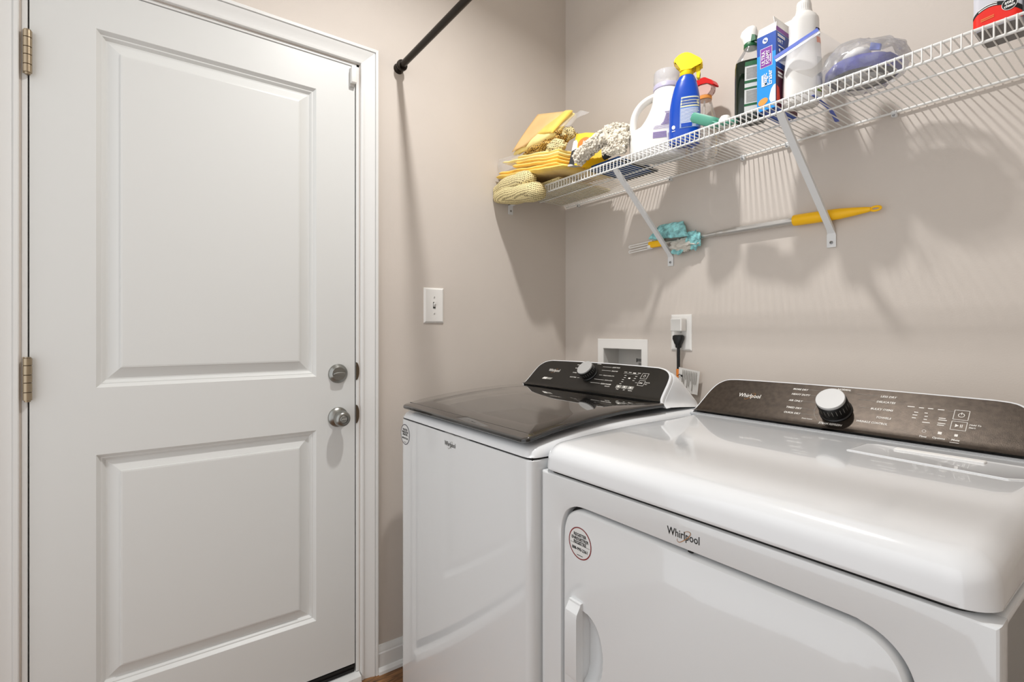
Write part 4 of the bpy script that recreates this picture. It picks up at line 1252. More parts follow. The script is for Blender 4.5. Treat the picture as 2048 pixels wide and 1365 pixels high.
t = folded('pale yellow folded cloth in a clear sleeve, top of the level yellow stack', 'pale_yellow_cloth', [
    ((0.030, -0.370, 1.860), (0.332, -0.338, 1.821), (0.330, -0.11, 1.834), (0.030, -0.11, 1.860), 0.014, 1.0),
    ((0.070, -0.357, 1.868), (0.328, -0.332, 1.835), (0.326, -0.12, 1.847), (0.070, -0.12, 1.869), 0.011, 1.0)], (0.2, -0.2, 1.83))
m = MB(); m.grid(lambda u, v: Vector((0.003 + 0.11 * u, -0.372 + 0.02 * u + 0.003 * math.sin(9 * v), 1.818 + 0.062 * v * (1 - 0.25 * u) + 0.012 * u)), 10, 8); m.build('clear_sleeve', 'bag_film', t, smooth=60)
# tilted pack on top
t = thing('cloth_pack', 'tilted pack of yellow cloths in a clear sleeve leaning on the wall above the stack', 'cloth pack', (0.2, -0.27, 1.87))
A, D_, C_, B_ = (0.084, -0.352, 1.876), (0.296, -0.325, 1.898), (0.314, -0.240, 1.992), (0.150, -0.270, 2.028)
m = MB(); slab(m, A, D_, C_, B_, 0.030, 18, 14, 3.0, 0.004); m.build('yellow_layers', 'pale_yellow_cloth', t, smooth=80)
Av, Dv, Cv, Bv = map(Vector, (A, D_, C_, B_))
nn = (Dv - Av).cross(Bv - Av).normalized()
if nn.y > 0: nn = -nn
def packp(u, v, o): 
    p = (Av * (1 - u) + Dv * u) * (1 - v) + (Bv * (1 - u) + Cv * u) * v
    return p + nn * o
m = MB(); m.grid(lambda u, v: packp(0.02 + (0.30 + 0.62 * v) * u, 0.01 + 0.97 * v, 0.0175 + 0.003 * math.sin(3 * v) - 0.006 * (u > 0.95)), 12, 12); m.build('kraft_sheet', 'kraft', t, smooth=60, solid=0.001)
m = MB(); slab(m, packp(0.45, 0.30, 0.014), packp(1.02, -0.02, 0.014), packp(1.02, 0.99, 0.016), packp(0.86, 0.99, 0.016), 0.014, 12, 8, 8.0, 0.003); m.build('yellow_fold', 'yellow_cloth', t, smooth=80)
m = MB(); m.grid(lambda u, v: packp(0.95 + 0.42 * u, 0.25 + 0.78 * v, 0.004 + 0.006 * math.sin(7 * u + 4 * v)), 10, 10); m.build('clear_sleeve', 'bag_film', t, smooth=60)
# crumpled perforated cloths squeezed between
t = thing('crumpled_cloth', 'amber perforated cloth crumpled beneath the tilted yellow pack', 'cloth', (0.22, -0.27, 1.86))
m = MB(); m.ball((0.205, -0.292, 1.878), (0.105, 0.045, 0.026), 5, 0.30, 3.0, 3.2)
for v in m.bm.verts: v.co.z += (v.co.x - 0.215) * 0.12
jiggle(m, 0.010, 28, 7.0); m.build('cloth', 'amber_mesh', t, smooth=80)
for k in range(5):
    m = MB()
    pts = [(0.125 + 0.030 * k + 0.022 * q, -0.338 + 0.008 * math.sin(q * 1.7 + k) + 0.006 * k, 1.868 + 0.006 * k + 0.008 * math.sin(q * 1.3 + k * 1.3) + 0.005 * q) for q in range(5)]
    m.tube(pts, [0.004, 0.007, 0.008, 0.007, 0.004], 8); jiggle(m, 0.004, 40, k); m.build('fold', 'amber_mesh', t, smooth=80)
t = thing('crumpled_cloth', 'pale perforated cloth bunched up beside the black and yellow carton', 'cloth', (0.33, -0.27, 1.82))
m = MB(); m.ball((0.292, -0.312, 1.858), (0.046, 0.028, 0.027), 4, 0.25, 1.0, 2.2); jiggle(m, 0.006, 30, 2.0); m.build('lower_bunch', 'mesh_cloth', t, smooth=80)
m = MB(); m.ball((0.288, -0.270, 1.910), (0.052, 0.036, 0.022), 4, 0.30, 5.0, 2.4); jiggle(m, 0.007, 30, 4.0); m.build('upper_bunch', 'mesh_cloth', t, smooth=80)

# ---------------------------------------------------------------- black, white and yellow carton
t = thing('retail_carton', 'yellow and black carton with orange discs standing behind the fluffy mop', 'carton', (0.38, -0.28, 1.75))
o = Vector((0.336, -0.294, 1.7680)); cx = Vector((0.86, 0.51, -0.0)).normalized(); cz = Vector((0.04, 0.22, 0.97)).normalized(); cn = cx.cross(cz)
W_, H_ = 0.135, 0.136
def cp(u, v, n=0.0): return o + cx * u + cz * v + cn * n
m = MB(); m.prism([cp(0, 0), cp(W_, 0), cp(W_, H_ * 0.86), cp(W_ * 0.30, H_), cp(0.004, H_)], -cn * 0.022); m.build('box', 'carton_yellow', t, smooth=0)
m = MB(); m.prism([cp(-0.001, 0, 0.0002), cp(0.023, 0, 0.0002), cp(0.019, 0.020, 0.0002), cp(0.017, 0.045, 0.0002), cp(0.017, 0.078, 0.0002), cp(-0.001, 0.070, 0.0002)], cn * 0.0006); m.build('black_panel', 'carton_black', t, smooth=0)
m = MB(); m.prism([cp(-0.001, 0.070, 0.0002), cp(0.017, 0.078, 0.0002), cp(0.016, 0.100, 0.0002), cp(0.010, 0.112, 0.0002), cp(-0.001, 0.108, 0.0002)], cn * 0.0006); m.build('white_panel', 'card_white', t, smooth=0)
for u, v, r in ((0.042, 0.094, 0.024), (0.092, 0.088, 0.022)):
    m = MB(); m.disc(cp(u, v, 0.0006), cx, cz, r, r, 26); d_ = m.build('orange_disc', 'carton_orange', t, smooth=0)
    m = MB(); m.bars(cp(u - 0.006, v - 0.015, 0.001), cz, -cx, 0.028, 0.012, 3, 0.55, 3); m.build('print', 'card_white', d_, smooth=0)
m = MB(); m.prism([(0.338, -0.350, 1.7700), (0.392, -0.334, 1.7640), (0.408, -0.325, 1.7580), (0.372, -0.350, 1.7560)], (0, 0.03, 0.0015)); m.build('grey_flap', 'carton_grey', t, smooth=0)

# ---------------------------------------------------------------- fluffy chenille mop head on its blue plate
t = thing('fluffy_mop', 'cream fluffy chenille mop head lying between the carton and the white jug', 'mop head', (0.48, -0.25, 1.76))
lobes = [([(0.388, -0.288, 1.808), (0.418, -0.287, 1.819), (0.455, -0.283, 1.836), (0.500, -0.272, 1.855), (0.540, -0.258, 1.860)], 0.0195),
         ([(0.414, -0.322, 1.775), (0.446, -0.321, 1.791), (0.485, -0.316, 1.808), (0.535, -0.304, 1.824)], 0.0265),
         ([(0.494, -0.265, 1.853), (0.529, -0.250, 1.856), (0.564, -0.240, 1.840)], 0.027),
         ([(0.529, -0.290, 1.806), (0.564, -0.275, 1.812), (0.584, -0.255, 1.806)], 0.023),
         ([(0.514, -0.302, 1.780), (0.549, -0.290, 1.777), (0.582, -0.270, 1.778)], 0.018),
         ([(0.524, -0.262, 1.830), (0.569, -0.255, 1.822)], 0.027)]
r = random.Random(9)
for pts, rad in lobes:
    m = MB(); m.tube(pts, [rad * 0.75] * len(pts), 12)
    P = [Vector(p) for p in pts]
    for q in range(int(300 * len(pts) / 3)):
        k = r.random() * (len(P) - 1); i = min(int(k), len(P) - 2); f = k - i
        c = P[i].lerp(P[i + 1], f)
        d = (P[i + 1] - P[i]).normalized()
        a = r.random() * 2 * math.pi
        x_, y_, _ = frame(d)
        n_ = x_ * math.cos(a) + y_ * math.sin(a)
        s_ = rad * r.uniform(0.10, 0.17)
        m.ball(c + n_ * rad * r.uniform(0.76, 0.96), (s_ * r.uniform(0.8, 1.7), s_, s_ * r.uniform(0.8, 1.7)), 1)
    m.build('chenille_strand', 'chenille', t, smooth=80)
m = MB(); m.tube([(0.388, -0.313, 1.796), (0.430, -0.313, 1.808), (0.470, -0.307, 1.826), (0.505, -0.297, 1.845)], [0.009, 0.010, 0.010, 0.005], 10); m.build('backing_strip', 'kraft', t, smooth=80)['label'] = 'flat tan backing strip'
m = MB(); m.prism([(0.382, -0.314, 1.796), (0.398, -0.322, 1.788), (0.406, -0.319, 1.806), (0.390, -0.312, 1.814)], (0.004, 0.006, 0)); m.build('care_label', 'carton_grey', t, smooth=0)
t = thing('mop_plate', 'flat blue mop plate with black rim under the fluffy mop head', 'mop plate', (0.48, -0.2, ZS))
m = MB(); m.loft([[Vector((x, y, z)) for x, y in ((0.425, -0.292), (0.570, -0.292), (0.575, -0.090), (0.430, -0.090))] for z in (ZS, ZS + 0.006)]); m.build('rim', 'mop_black', t, smooth=0)
m = MB(); m.box((0.436, -0.283, ZS - 0.0012), (0.566, -0.104, ZS + 0.018), 0.006, 2); m.build('pad', 'mop_blue', t)
m = MB(); m.tube([(0.512, -0.296, 1.764), (0.534, -0.293, 1.767)], 0.011, 14); m.build('joint', 'mop_black', t)

# ---------------------------------------------------------------- white jug
turn((0.651, -0.19, 0), 33, (-0.006, 0, 0))
t = thing('detergent_jug', 'white detergent jug with moulded handle and clear dosing cap', 'jug', (0.65, -0.19, ZS), G_CL)
spec = densify([(ZS, 0.655, -0.19, 0.076, 0.042, 3.2), (1.744, 0.653, -0.19, 0.085, 0.048, 3.0), (1.790, 0.652, -0.19, 0.0885, 0.050, 3.0), (1.826, 0.653, -0.19, 0.0870, 0.050, 2.8), (1.840, 0.668, -0.19, 0.0720, 0.050, 2.7), (1.862, 0.677, -0.19, 0.0630, 0.050, 2.6), (1.888, 0.6825, -0.19, 0.0550, 0.049, 2.5), (1.912, 0.6850, -0.19, 0.0490, 0.047, 2.4), (1.932, 0.6840, -0.19, 0.0460, 0.045, 2.2), (1.946, 0.6825, -0.19, 0.0430, 0.043, 2.1), (1.956, 0.6820, -0.19, 0.0400, 0.040, 2.0)], 4)
m = MB(); m.loft(rings_of(spec))
m.tube(smooth_curve([(0.584, -0.19, 1.785), (0.5755, -0.19, 1.830), (0.5755, -0.19, 1.860), (0.5810, -0.19, 1.888), (0.5950, -0.19, 1.913), (0.6180, -0.19, 1.932), (0.6500, -0.19, 1.943), (0.6850, -0.19, 1.944)], 5), 0.0112, 16, False, 1.6)
m.build('body', 'jug_white', t, smooth=60)
m = MB(); m.lathe([(0.041, 0), (0.0425, 0.002), (0.0425, 0.014), (0.0405, 0.017), (0.036, 0.017)], (0.682, -0.19, 1.9555), seg=36); m.build('collar', 'lilac', t)
m = MB(); m.lathe([(0.040, 0.0), (0.0415, 0.012), (0.040, 0.040), (0.0385, 0.043), (0, 0.043)], (0.682, -0.19, 1.9720), seg=36)
m.build('cap', 'clear_cap', t)
m = MB(); m.lathe([(0.014, 0.0), (0.012, 0.014), (0.009, 0.022), (0, 0.022)], (0.686, -0.19, 1.9725), seg=20); m.build('spout', 'white_plastic', t)
m = MB(); prints(m, spec, 0, 1.832, 1.868, -88, -58, 9, 3, 0.0012, 0.62, 0.15); m.build('print_block', 'purple_print', t, smooth=0)
m = MB(); prints(m, spec, 0, 1.792, 1.812, -92, -77, 4, 4, 0.0012, 0.7, 0.05); m.build('print_block', 'purple_print', t, smooth=0)
m = MB(); patch(m, spec, 0, 1.8695, 1.8715, -90, -58, 1, 6, 0.0013); prints(m, spec, 0, 1.884, 1.902, -80, -58, 4, 5, 0.0012, 0.25, 0.3); prints(m, spec, 0, 1.820, 1.832, -92, -58, 4, 6, 0.0012, 0.3, 0.3); prints(m, spec, 0, 1.782, 1.806, -75, -58, 6, 8, 0.0012, 0.4, 0.6); m.build('fine_print', 'purple_print', t, smooth=0)

unturn()
# ---------------------------------------------------------------- blue trigger spray
turn((0.760, -0.215, 0), 30, (0.016, -0.010, 0))
XS[0] = 0.925
t = thing('spray_bottle', 'blue spray bottle with bright yellow trigger head', 'spray bottle', (0.760, -0.215, ZS), G_CL)
spec = densify([(ZS, 0.757, -0.215, 0.038, 0.023, 3.0), (1.743, 0.757, -0.215, 0.0435, 0.027, 3.0), (1.800, 0.758, -0.215, 0.0450, 0.028, 3.0), (1.850, 0.7585, -0.215, 0.0445, 0.028, 2.9), (1.890, 0.760, -0.215, 0.0405, 0.027, 2.7), (1.920, 0.761, -0.215, 0.0350, 0.025, 2.5), (1.945, 0.762, -0.215, 0.0285, 0.022, 2.3), (1.958, 0.763, -0.215, 0.0225, 0.019, 2.1), (1.964, 0.763, -0.215, 0.0175, 0.0165, 2.0)], 4)
m = MB(); m.loft(rings_of(spec)); m.build('body', 'bottle_blue', t, smooth=60)
m = MB(); patch(m, spec, 0, 1.785, 1.885, -98, -28, 8, 10); m.build('label', 'label_blue', t, smooth=60)
m = MB()
for z0, z1 in ((1.878, 1.883), (1.868, 1.8735), (1.858, 1.8655), (1.851, 1.855)): patch(m, spec, 0, z0, z1, -97, -30, 1, 8, 0.0013)
m.build('label_stripe', 'label_cream', t, smooth=0)
m = MB(); prints(m, spec, 0, 1.788, 1.848, -96, -30, 14, 2, 0.0013, 0.4, 0.35); m.build('fine_print', 'card_white', t, smooth=0)
m = MB(); prints(m, spec, 0, 1.858, 1.882, -94, -36, 5, 12, 0.0017, 0.45, 0.3); patch(m, spec, 0, 1.788, 1.800, -94, -70, 1, 4, 0.0016); m.build('dark_print', 'bottle_blue', t, smooth=0)
m = MB(); m.disc(surf(spec, 0, 1.792, math.radians(-121), 0.0012), (1, -0.1, 0), (0, 0, 1), 0.0050, 0.0065, 18); prints(m, spec, 0, 1.779, 1.783, -130, -112, 1, 1); m.build('emblem', 'card_white', t, smooth=0)
m = MB(); m.lathe([(0.0185, 0.0), (0.0195, 0.002), (0.0195, 0.013), (0.0175, 0.015)], (0.763, -0.215, 1.960), seg=28); m.build('collar', 'trigger_yellow', t)
def profile_solid(m, pts, y0, y1, k=0.0):
    m.prism([(x, y0, z) for x, z in pts], (0, y1 - y0, 0)); return m
m = MB(); profile_solid(m, [(0.745, 1.972), (0.745, 1.992), (0.7275, 2.006), (0.7270, 2.012), (0.737, 2.026), (0.755, 2.034), (0.772, 2.031), (0.8060, 2.003), (0.8095, 1.990), (0.8060, 1.982), (0.785, 1.984), (0.781, 1.972)], -0.233, -0.197)
bmesh.ops.bevel(m.bm, geom=list(m.bm.edges), offset=0.0035, segments=2, affect='EDGES'); m.build('spray_head', 'trigger_yellow', t, smooth=30)
m = MB(); profile_solid(m, [(0.7890, 1.986), (0.8020, 1.986), (0.8000, 1.965), (0.8015, 1.948), (0.7975, 1.944), (0.7915, 1.950), (0.7905, 1.968)], -0.223, -0.207)
bmesh.ops.bevel(m.bm, geom=list(m.bm.edges), offset=0.002, segments=2, affect='EDGES'); m.build('trigger', 'trigger_yellow', t, smooth=30)

XS[0] = 1.0; unturn()
# ---------------------------------------------------------------- clear trigger spray
t = thing('spray_bottle', 'clear spray bottle with red and white trigger head against the wall', 'spray bottle', (0.745, -0.085, ZS), G_CL)
spec = densify([(ZS, 0.745, -0.085, 0.042, 0.030, 2.6), (1.746, 0.745, -0.085, 0.047, 0.034, 2.6), (1.790, 0.746, -0.085, 0.0475, 0.034, 2.6), (1.830, 0.748, -0.085, 0.0420, 0.031, 2.4), (1.870, 0.750, -0.085, 0.0330, 0.026, 2.2), (1.905, 0.750, -0.085, 0.0240, 0.021, 2.0), (1.925, 0.750, -0.085, 0.0200, 0.019, 2.0), (1.934, 0.750, -0.085, 0.0200, 0.019, 2.0)], 4)
m = MB(); m.loft(rings_of(spec)); m.build('body', 'clear_plastic', t, smooth=60)
m = MB(); m.tube([(0.747, -0.085, 1.747), (0.749, -0.085, 1.930)], 0.0028, 8); m.build('dip_tube', 'white_plastic', t)
m = MB(); patch(m, spec, 0, 1.766, 1.812, -150, -95, 4, 6, 0.0006); m.build('label', 'card_white', t, smooth=60)
m = MB(); prints(m, spec, 0, 1.770, 1.806, -146, -98, 5, 4, 0.0012, 0.5, 0.3); m.build('label_print', 'bottle_blue', t, smooth=0)
m = MB(); profile_solid(m, [(0.716, 1.967), (0.745, 1.972), (0.768, 1.968), (0.785, 1.953), (0.776, 1.942), (0.770, 1.929), (0.729, 1.929), (0.7265, 1.945)], -0.098, -0.072)
bmesh.ops.bevel(m.bm, geom=list(m.bm.edges), offset=0.003, segments=2, affect='EDGES'); m.build('spray_head', 'pink_clear', t, smooth=30)
m = MB(); profile_solid(m, [(0.712, 1.981), (0.736, 1.9915), (0.758, 1.9895), (0.784, 1.970), (0.7915, 1.953), (0.785, 1.953), (0.768, 1.9685), (0.745, 1.9725), (0.712, 1.968)], -0.101, -0.069)
bmesh.ops.bevel(m.bm, geom=list(m.bm.edges), offset=0.002, segments=2, affect='EDGES'); m.build('top_cover', 'trigger_red', t, smooth=30)
m = MB(); m.lathe([(0.0075, 0), (0.0085, 0.003), (0.0085, 0.012), (0.006, 0.014), (0, 0.014)], (0.727, -0.085, 1.950), (-1, -0.4, 0), 18); m.build('nozzle', 'trigger_red', t)
m = MB(); m.lathe([(0.0215, 0), (0.0215, 0.010), (0.020, 0.011)], (0.750, -0.085, 1.921), seg=24); m.build('collar', 'sponge_orange', t)

# ---------------------------------------------------------------- teal scrub brush
t = thing('scrub_brush', 'small teal scrub brush with a white knob lying by the shelf lip', 'brush', (0.89, -0.25, ZS))
m = MB()
ax = Vector((0.074, 0.010, -0.040)).normalized(); ay = Vector((0.1, 1, 0)).normalized(); az = ax.cross(ay)
R = []
for k, (s_, th) in enumerate(((0.84, -0.0165), (1.0, -0.009), (1.0, 0.006), (0.9, 0.011))):
    R.append([Vector((0.866, -0.252, 1.778)) + ax * (0.043 * s_ * math.copysign(abs(math.cos(a)) ** 0.45, math.cos(a))) + ay * (0.024 * s_ * math.copysign(abs(math.sin(a)) ** 0.45, math.sin(a))) + az * th for a in [2 * math.pi * q / 28 for q in range(28)]])
m.loft(R); m.build('brush_head', 'teal', t)
m = MB(); m.loft([[Vector((x, -0.258 + w * math.sin(a), z + 0.0055 * math.cos(a))) for a in [2 * math.pi * q / 16 for q in range(16)]] for x, w, z in ((0.885, 0.012, 1.765), (0.905, 0.013, 1.752), (0.935, 0.014, 1.7455), (0.958, 0.010, 1.7450))]); m.build('handle', 'teal', t)
m = MB(); m.lathe([(0.0165, 0), (0.0175, 0.008), (0.0165, 0.018), (0.011, 0.026), (0, 0.029)], (0.918, -0.250, 1.745), seg=24); m.build('knob', 'white_plastic', t)

# ---------------------------------------------------------------- dark green bottle
t = thing('green_bottle', 'dark green liquid in a clear bottle with a white flip cap', 'bottle', (0.9760, -0.225, ZS), G_CL)
rg = math.radians(24)
spec = densify([(ZS, 0.9760, -0.225, 0.034, 0.022, 3.6), (1.744, 0.9760, -0.225, 0.0385, 0.026, 3.6), (1.820, 0.9760, -0.225, 0.0385, 0.026, 3.4), (1.885, 0.9760, -0.225, 0.0380, 0.026, 3.2), (1.899, 0.9760, -0.225, 0.0365, 0.025, 3.0)], 3)
spec2 = densify([(1.8992, 0.9760, -0.225, 0.0365, 0.025, 3.0), (1.915, 0.9760, -0.225, 0.0290, 0.022, 2.5), (1.932, 0.9770, -0.225, 0.0190, 0.0185, 2.1), (1.942, 0.9780, -0.225, 0.0165, 0.0165, 2.0)], 4)
m = MB(); m.loft(rings_of(spec, 40, rg)); m.build('liquid_body', 'green_liquid', t, smooth=50)
m = MB(); m.loft(rings_of(spec2, 40, rg), False, True); m.build('clear_shoulder', 'clear_plastic', t, smooth=50)
m = MB(); patch(m, spec, rg, 1.758, 1.893, -98, -28, 6, 6); m.build('label', 'label_grey', t, smooth=50)
m = MB(); patch(m, spec, rg, 1.8815, 1.893, -98, -28, 1, 6, 0.0013)
for z0, z1 in ((1.836, 1.843), (1.820, 1.825), (1.776, 1.782)): patch(m, spec, rg, z0, z1, -98, -28, 1, 6, 0.0013)
m.build('label_band', 'green_label', t, smooth=0)
m = MB(); prints(m, spec, rg, 1.848, 1.878, -94, -40, 8, 2, 0.0014, 0.5, 0.3); prints(m, spec, rg, 1.786, 1.818, -94, -40, 9, 3, 0.0014, 0.45, 0.3); m.build('fine_print', 'print_grey', t, smooth=0)
m = MB(); m.lathe([(0.0175, 0), (0.0185, 0.002), (0.0180, 0.011), (0.0165, 0.013)], (0.9780, -0.225, 1.938), seg=28); m.prism([(0.986, -0.243, 1.948), (0.998, -0.241, 1.948), (0.997, -0.241, 1.962), (0.989, -0.242, 1.966)], (0, 0.012, 0)); m.build('collar', 'green_label', t)
m = MB()
R = []
for s_, h, dx_ in ((0.0165, 1.948, 0.0), (0.0185, 1.962, -0.002), (0.0195, 1.974, -0.006), (0.0175, 1.984, -0.004), (0.0110, 1.993, 0.001), (0.0015, 1.998, 0.004)):
    R.append([Vector((0.9780 + dx_ + s_ * math.cos(a) * 1.15, -0.225 + s_ * math.sin(a), h - 0.22 * s_ * math.cos(a))) for a in [2 * math.pi * q / 26 for q in range(26)]])
m.loft(R); m.build('flip_cap', 'white_plastic', t, smooth=60)

# ---------------------------------------------------------------- blue eraser carton
t = thing('eraser_box', 'tall blue carton with purple panel and open white flap', 'carton', (1.043, -0.21, ZS), )
bx0, bx1, by0, by1, bz0, bz1 = 1.0190, 1.0660, -0.272, -0.160, ZS, 1.9290
m = MB()
for f in ([(bx0, by0, bz0), (bx1, by0, bz0), (bx1, by0, bz1), (bx0, by0, bz1)], [(bx1, by0, bz0), (bx1, by1, bz0), (bx1, by1, bz1), (bx1, by0, bz1)], [(bx1, by1, bz0), (bx0, by1, bz0), (bx0, by1, bz1), (bx1, by1, bz1)], [(bx0, by1, bz0), (bx0, by0, bz0), (bx0, by0, bz1), (bx0, by1, bz1)], [(bx0, by0, bz0), (bx0, by1, bz0), (bx1, by1, bz0), (bx1, by0, bz0)]): m.face(f)
bmesh.ops.remove_doubles(m.bm, verts=m.bm.verts, dist=1e-6)
m.build('carton', 'box_navy', t, smooth=0, solid=0.0008)
yb_ = by0 - 0.0008
def fq(m, x0, z0, x1, z1, dy=0.0): m.face([(x0, yb_ - dy, z0), (x1, yb_ - dy, z0), (x1, yb_ - dy, z1), (x0, yb_ - dy, z1)])
m = MB(); fq(m, bx0, bz0, bx1, 1.880); m.build('front_print', 'box_blue', t, smooth=0)
m = MB(); m.disc((1.0400, yb_ - 0.0004, 1.9140), (1, 0, 0), (0, 0, 1), 0.0066, 0.0072, 22); fp = m.build('round_emblem', 'card_white', t, smooth=0)
m = MB()
for px_, pz_ in ((1.0380, 1.9155), (1.0420, 1.9125)): m.disc((px_, yb_ - 0.0007, pz_), (1, 0, 0), (0, 0, 1), 0.0018, 0.0024, 10)
m.quad((1.0375, yb_ - 0.0007, 1.9112), (1, 0, 0.8), (0, 0, 1), 0.007, 0.0009); m.build('emblem_print', 'box_navy', fp, smooth=0)
m = MB(); fq(m, 1.0275, 1.8470, 1.0575, 1.8960, 0.0004); pp = m.build('purple_frame', 'card_white', t, smooth=0)
m = MB(); fq(m, 1.0285, 1.8480, 1.0565, 1.8950, 0.0007); m.build('purple_panel', 'box_purple', pp, smooth=0)
m = MB(); m.text('ULTRA', 0.0130, (1.0402, yb_ - 0.0011, 1.8530), (0, 0, 1), (-1, 0, 0), 'LEFT', 0, 0.0001, 0.88); m.text('FOAMY', 0.0130, (1.0512, yb_ - 0.0011, 1.8530), (0, 0, 1), (-1, 0, 0), 'LEFT', 0, 0.0001, 0.80); m.bars((1.0528, yb_ - 0.0011, 1.8560), (0, 0, 1), (-1, 0, 0), 0.026, 0.0022, 1, 0.3)
m.build('lettering', 'card_white', t, smooth=0)
m = MB(); m.text('Magic', 0.0155, (1.0445, yb_ - 0.0011, 1.7985), (0, 0, 1), (-1, 0, 0), 'LEFT', 0, 0.0002, 0.92); m.text('Eraser', 0.0155, (1.0570, yb_ - 0.0011, 1.7985), (0, 0, 1), (-1, 0, 0), 'LEFT', 0, 0.0002, 0.92); m.bars((1.0310, yb_ - 0.0009, 1.8000), (0, 0, 1), (-1, 0, 0), 0.030, 0.0062, 2, 0.3, 4)
m.build('lettering', 'card_white', t, smooth=0)
m = MB(); m.disc((1.0345, yb_ - 0.0005, 1.7620), (0.95, 0, 0.3), (-0.3, 0, 0.95), 0.0125, 0.0085, 24); m.build('sponge_picture', 'sponge_orange', t, smooth=0)
m = MB(); m.face([(1.0660, yb_ - 0.0004, 1.7540), (1.0660, yb_ - 0.0004, 1.7960), (1.0610, yb_ - 0.0004, 1.7950), (1.0550, yb_ - 0.0004, 1.7870), (1.0520, yb_ - 0.0004, 1.7760), (1.0500, yb_ - 0.0004, 1.7640), (1.0540, yb_ - 0.0004, 1.7540)]); m.build('foam_picture', 'card_white', t, smooth=0)
xb_ = bx1 + 0.0008
m = MB(); m.face([(xb_, by0, bz0), (xb_, by1, bz0), (xb_, by1, 1.8380), (xb_, by0, 1.8380)]); m.build('side_print', 'box_maroon', t, smooth=0)
m = MB(); m.text('ON T', 0.0125, (xb_ + 0.0005, by0 + 0.006, 1.9030), (0, 1, 0), (0, 0, 1), 'LEFT', 0, 0.0005, 0.85); m.bars((xb_ + 0.0005, by0 + 0.006, 1.9235), (0, 1, 0), (0, 0, 1), 0.05, 0.0075, 2, 0.25, 2); m.bars((xb_ + 0.0005, by0 + 0.010, 1.8960), (0, 1, 0), (0, 0, 1), 0.04, 0.004, 1, 0.3); m.bars((xb_ + 0.0005, by0 + 0.008, 1.8300), (0, 1, 0), (0, 0, 1), 0.03, 0.016, 2, 0.35)
m.quad((xb_ + 0.0004, by0, 1.8376), (0, 1, 0), (0, 0, 1), by1 - by0, 0.0012); m.disc((xb_ + 0.0005, by0 + 0.016, 1.8840), (0, 1, 0), (0, 0, 1), 0.004, 0.004, 14)
m.build('lettering', 'card_white', t, smooth=0)
m = MB(); m.face([(xb_ + 0.0004, by0 + 0.001, 1.7560), (xb_ + 0.0004, by0 + 0.020, 1.7560), (xb_ + 0.0004, by0 + 0.014, 1.7900), (xb_ + 0.0004, by0 + 0.001, 1.7940)]); m.build('red_print', 'label_red', t, smooth=0)
m = MB(); m.face([(bx0, by1, bz1), (bx1, by1, bz1), (bx1 - 0.002, by1 + 0.004, bz1 + 0.075), (bx0 + 0.002, by1 + 0.004, bz1 + 0.075)]); m.build('back_flap', 'card_white', t, smooth=0, solid=0.0008)
m = MB(); m.face([(bx0, by0, bz1), (bx1, by0, bz1), (bx1 - 0.001, by0 + 0.006, bz1 + 0.024), (bx0 + 0.003, by0 + 0.006, bz1 + 0.022)]); m.build('front_flap', 'card_white', t, smooth=0, solid=0.0008)
m = MB(); m.face([(bx1, by0 + 0.001, bz1), (bx1, by1, bz1), (bx1 - 0.006, by1, bz1 + 0.040), (bx1 - 0.008, by0 + 0.004, bz1 + 0.040)]); m.build('side_flap', 'card_white', t, smooth=0, solid=0.0008)
m = MB(); m.face([(bx1 + 0.0008, by0 + 0.002, bz1 + 0.001), (bx1 + 0.0008, by1 - 0.002, bz1 + 0.001), (bx1 - 0.0010, by1 - 0.002, bz1 + 0.014), (bx1 - 0.0010, by0 + 0.003, bz1 + 0.014)]); m.build('flap_print', 'box_purple', t, smooth=0)

# ---------------------------------------------------------------- tall white bottle
XS[0] = 0.955
t = thing('white_bottle', 'tall white squeeze bottle with ribbed white cap beside the blue carton', 'bottle', (1.105, -0.225, ZS), G_CL)
rw = math.radians(38)
spec = densify([(ZS, 1.1040, -0.222, 0.037, 0.026, 3.0), (1.745, 1.1040, -0.222, 0.0415, 0.030, 3.0), (1.800, 1.1050, -0.222, 0.0415, 0.030, 2.9), (1.850, 1.1065, -0.222, 0.0390, 0.0285, 2.8), (1.890, 1.1085, -0.222, 0.0350, 0.0265, 2.7), (1.915, 1.1095, -0.222, 0.0320, 0.0260, 2.6), (1.935, 1.1095, -0.222, 0.0325, 0.0265, 2.5), (1.955, 1.1095, -0.222, 0.0320, 0.0265, 2.4), (1.966, 1.1095, -0.222, 0.0265, 0.0240, 2.2), (1.974, 1.1095, -0.222, 0.0190, 0.0190, 2.0), (1.982, 1.1095, -0.222, 0.0165, 0.0165, 2.0)], 4)
m = MB(); m.loft(rings_of(spec, 40, rw)); m.build('body', 'jug_white', t, smooth=60)
m = MB(); m.lathe([(0.0185, 0), (0.0185, 0.003), (0.0170, 0.004), (0.0160, 0.024), (0.0150, 0.028), (0.0, 0.0285)], (1.1095, -0.222, 1.976), seg=30); cpw = m.build('cap', 'white_plastic', t)
m = MB()
for q in range(30):
    a = 2 * math.pi * q / 30; d = Vector((math.cos(a), math.sin(a), 0)); e_ = Vector((-math.sin(a), math.cos(a), 0)); p = Vector((1.1095, -0.222, 0))
    m.face([p + d * 0.0178 + e_ * 0.0006 + Vector((0, 0, 1.981)), p + d * 0.0178 - e_ * 0.0006 + Vector((0, 0, 1.981)), p + d * 0.0168 - e_ * 0.0006 + Vector((0, 0, 1.998)), p + d * 0.0168 + e_ * 0.0006 + Vector((0, 0, 1.998))])
m.build('cap_rib', 'white_plastic', cpw, smooth=0)['kind'] = 'stuff'
m = MB(); patch(m, spec, rw, 1.758, 1.925, -62, -5, 8, 8); m.build('label', 'card_white', t, smooth=60)
m = MB(); patch(m, spec, rw, 1.908, 1.924, -60, -8, 2, 8, 0.0013); m.build('label_band', 'label_navy', t, smooth=0)
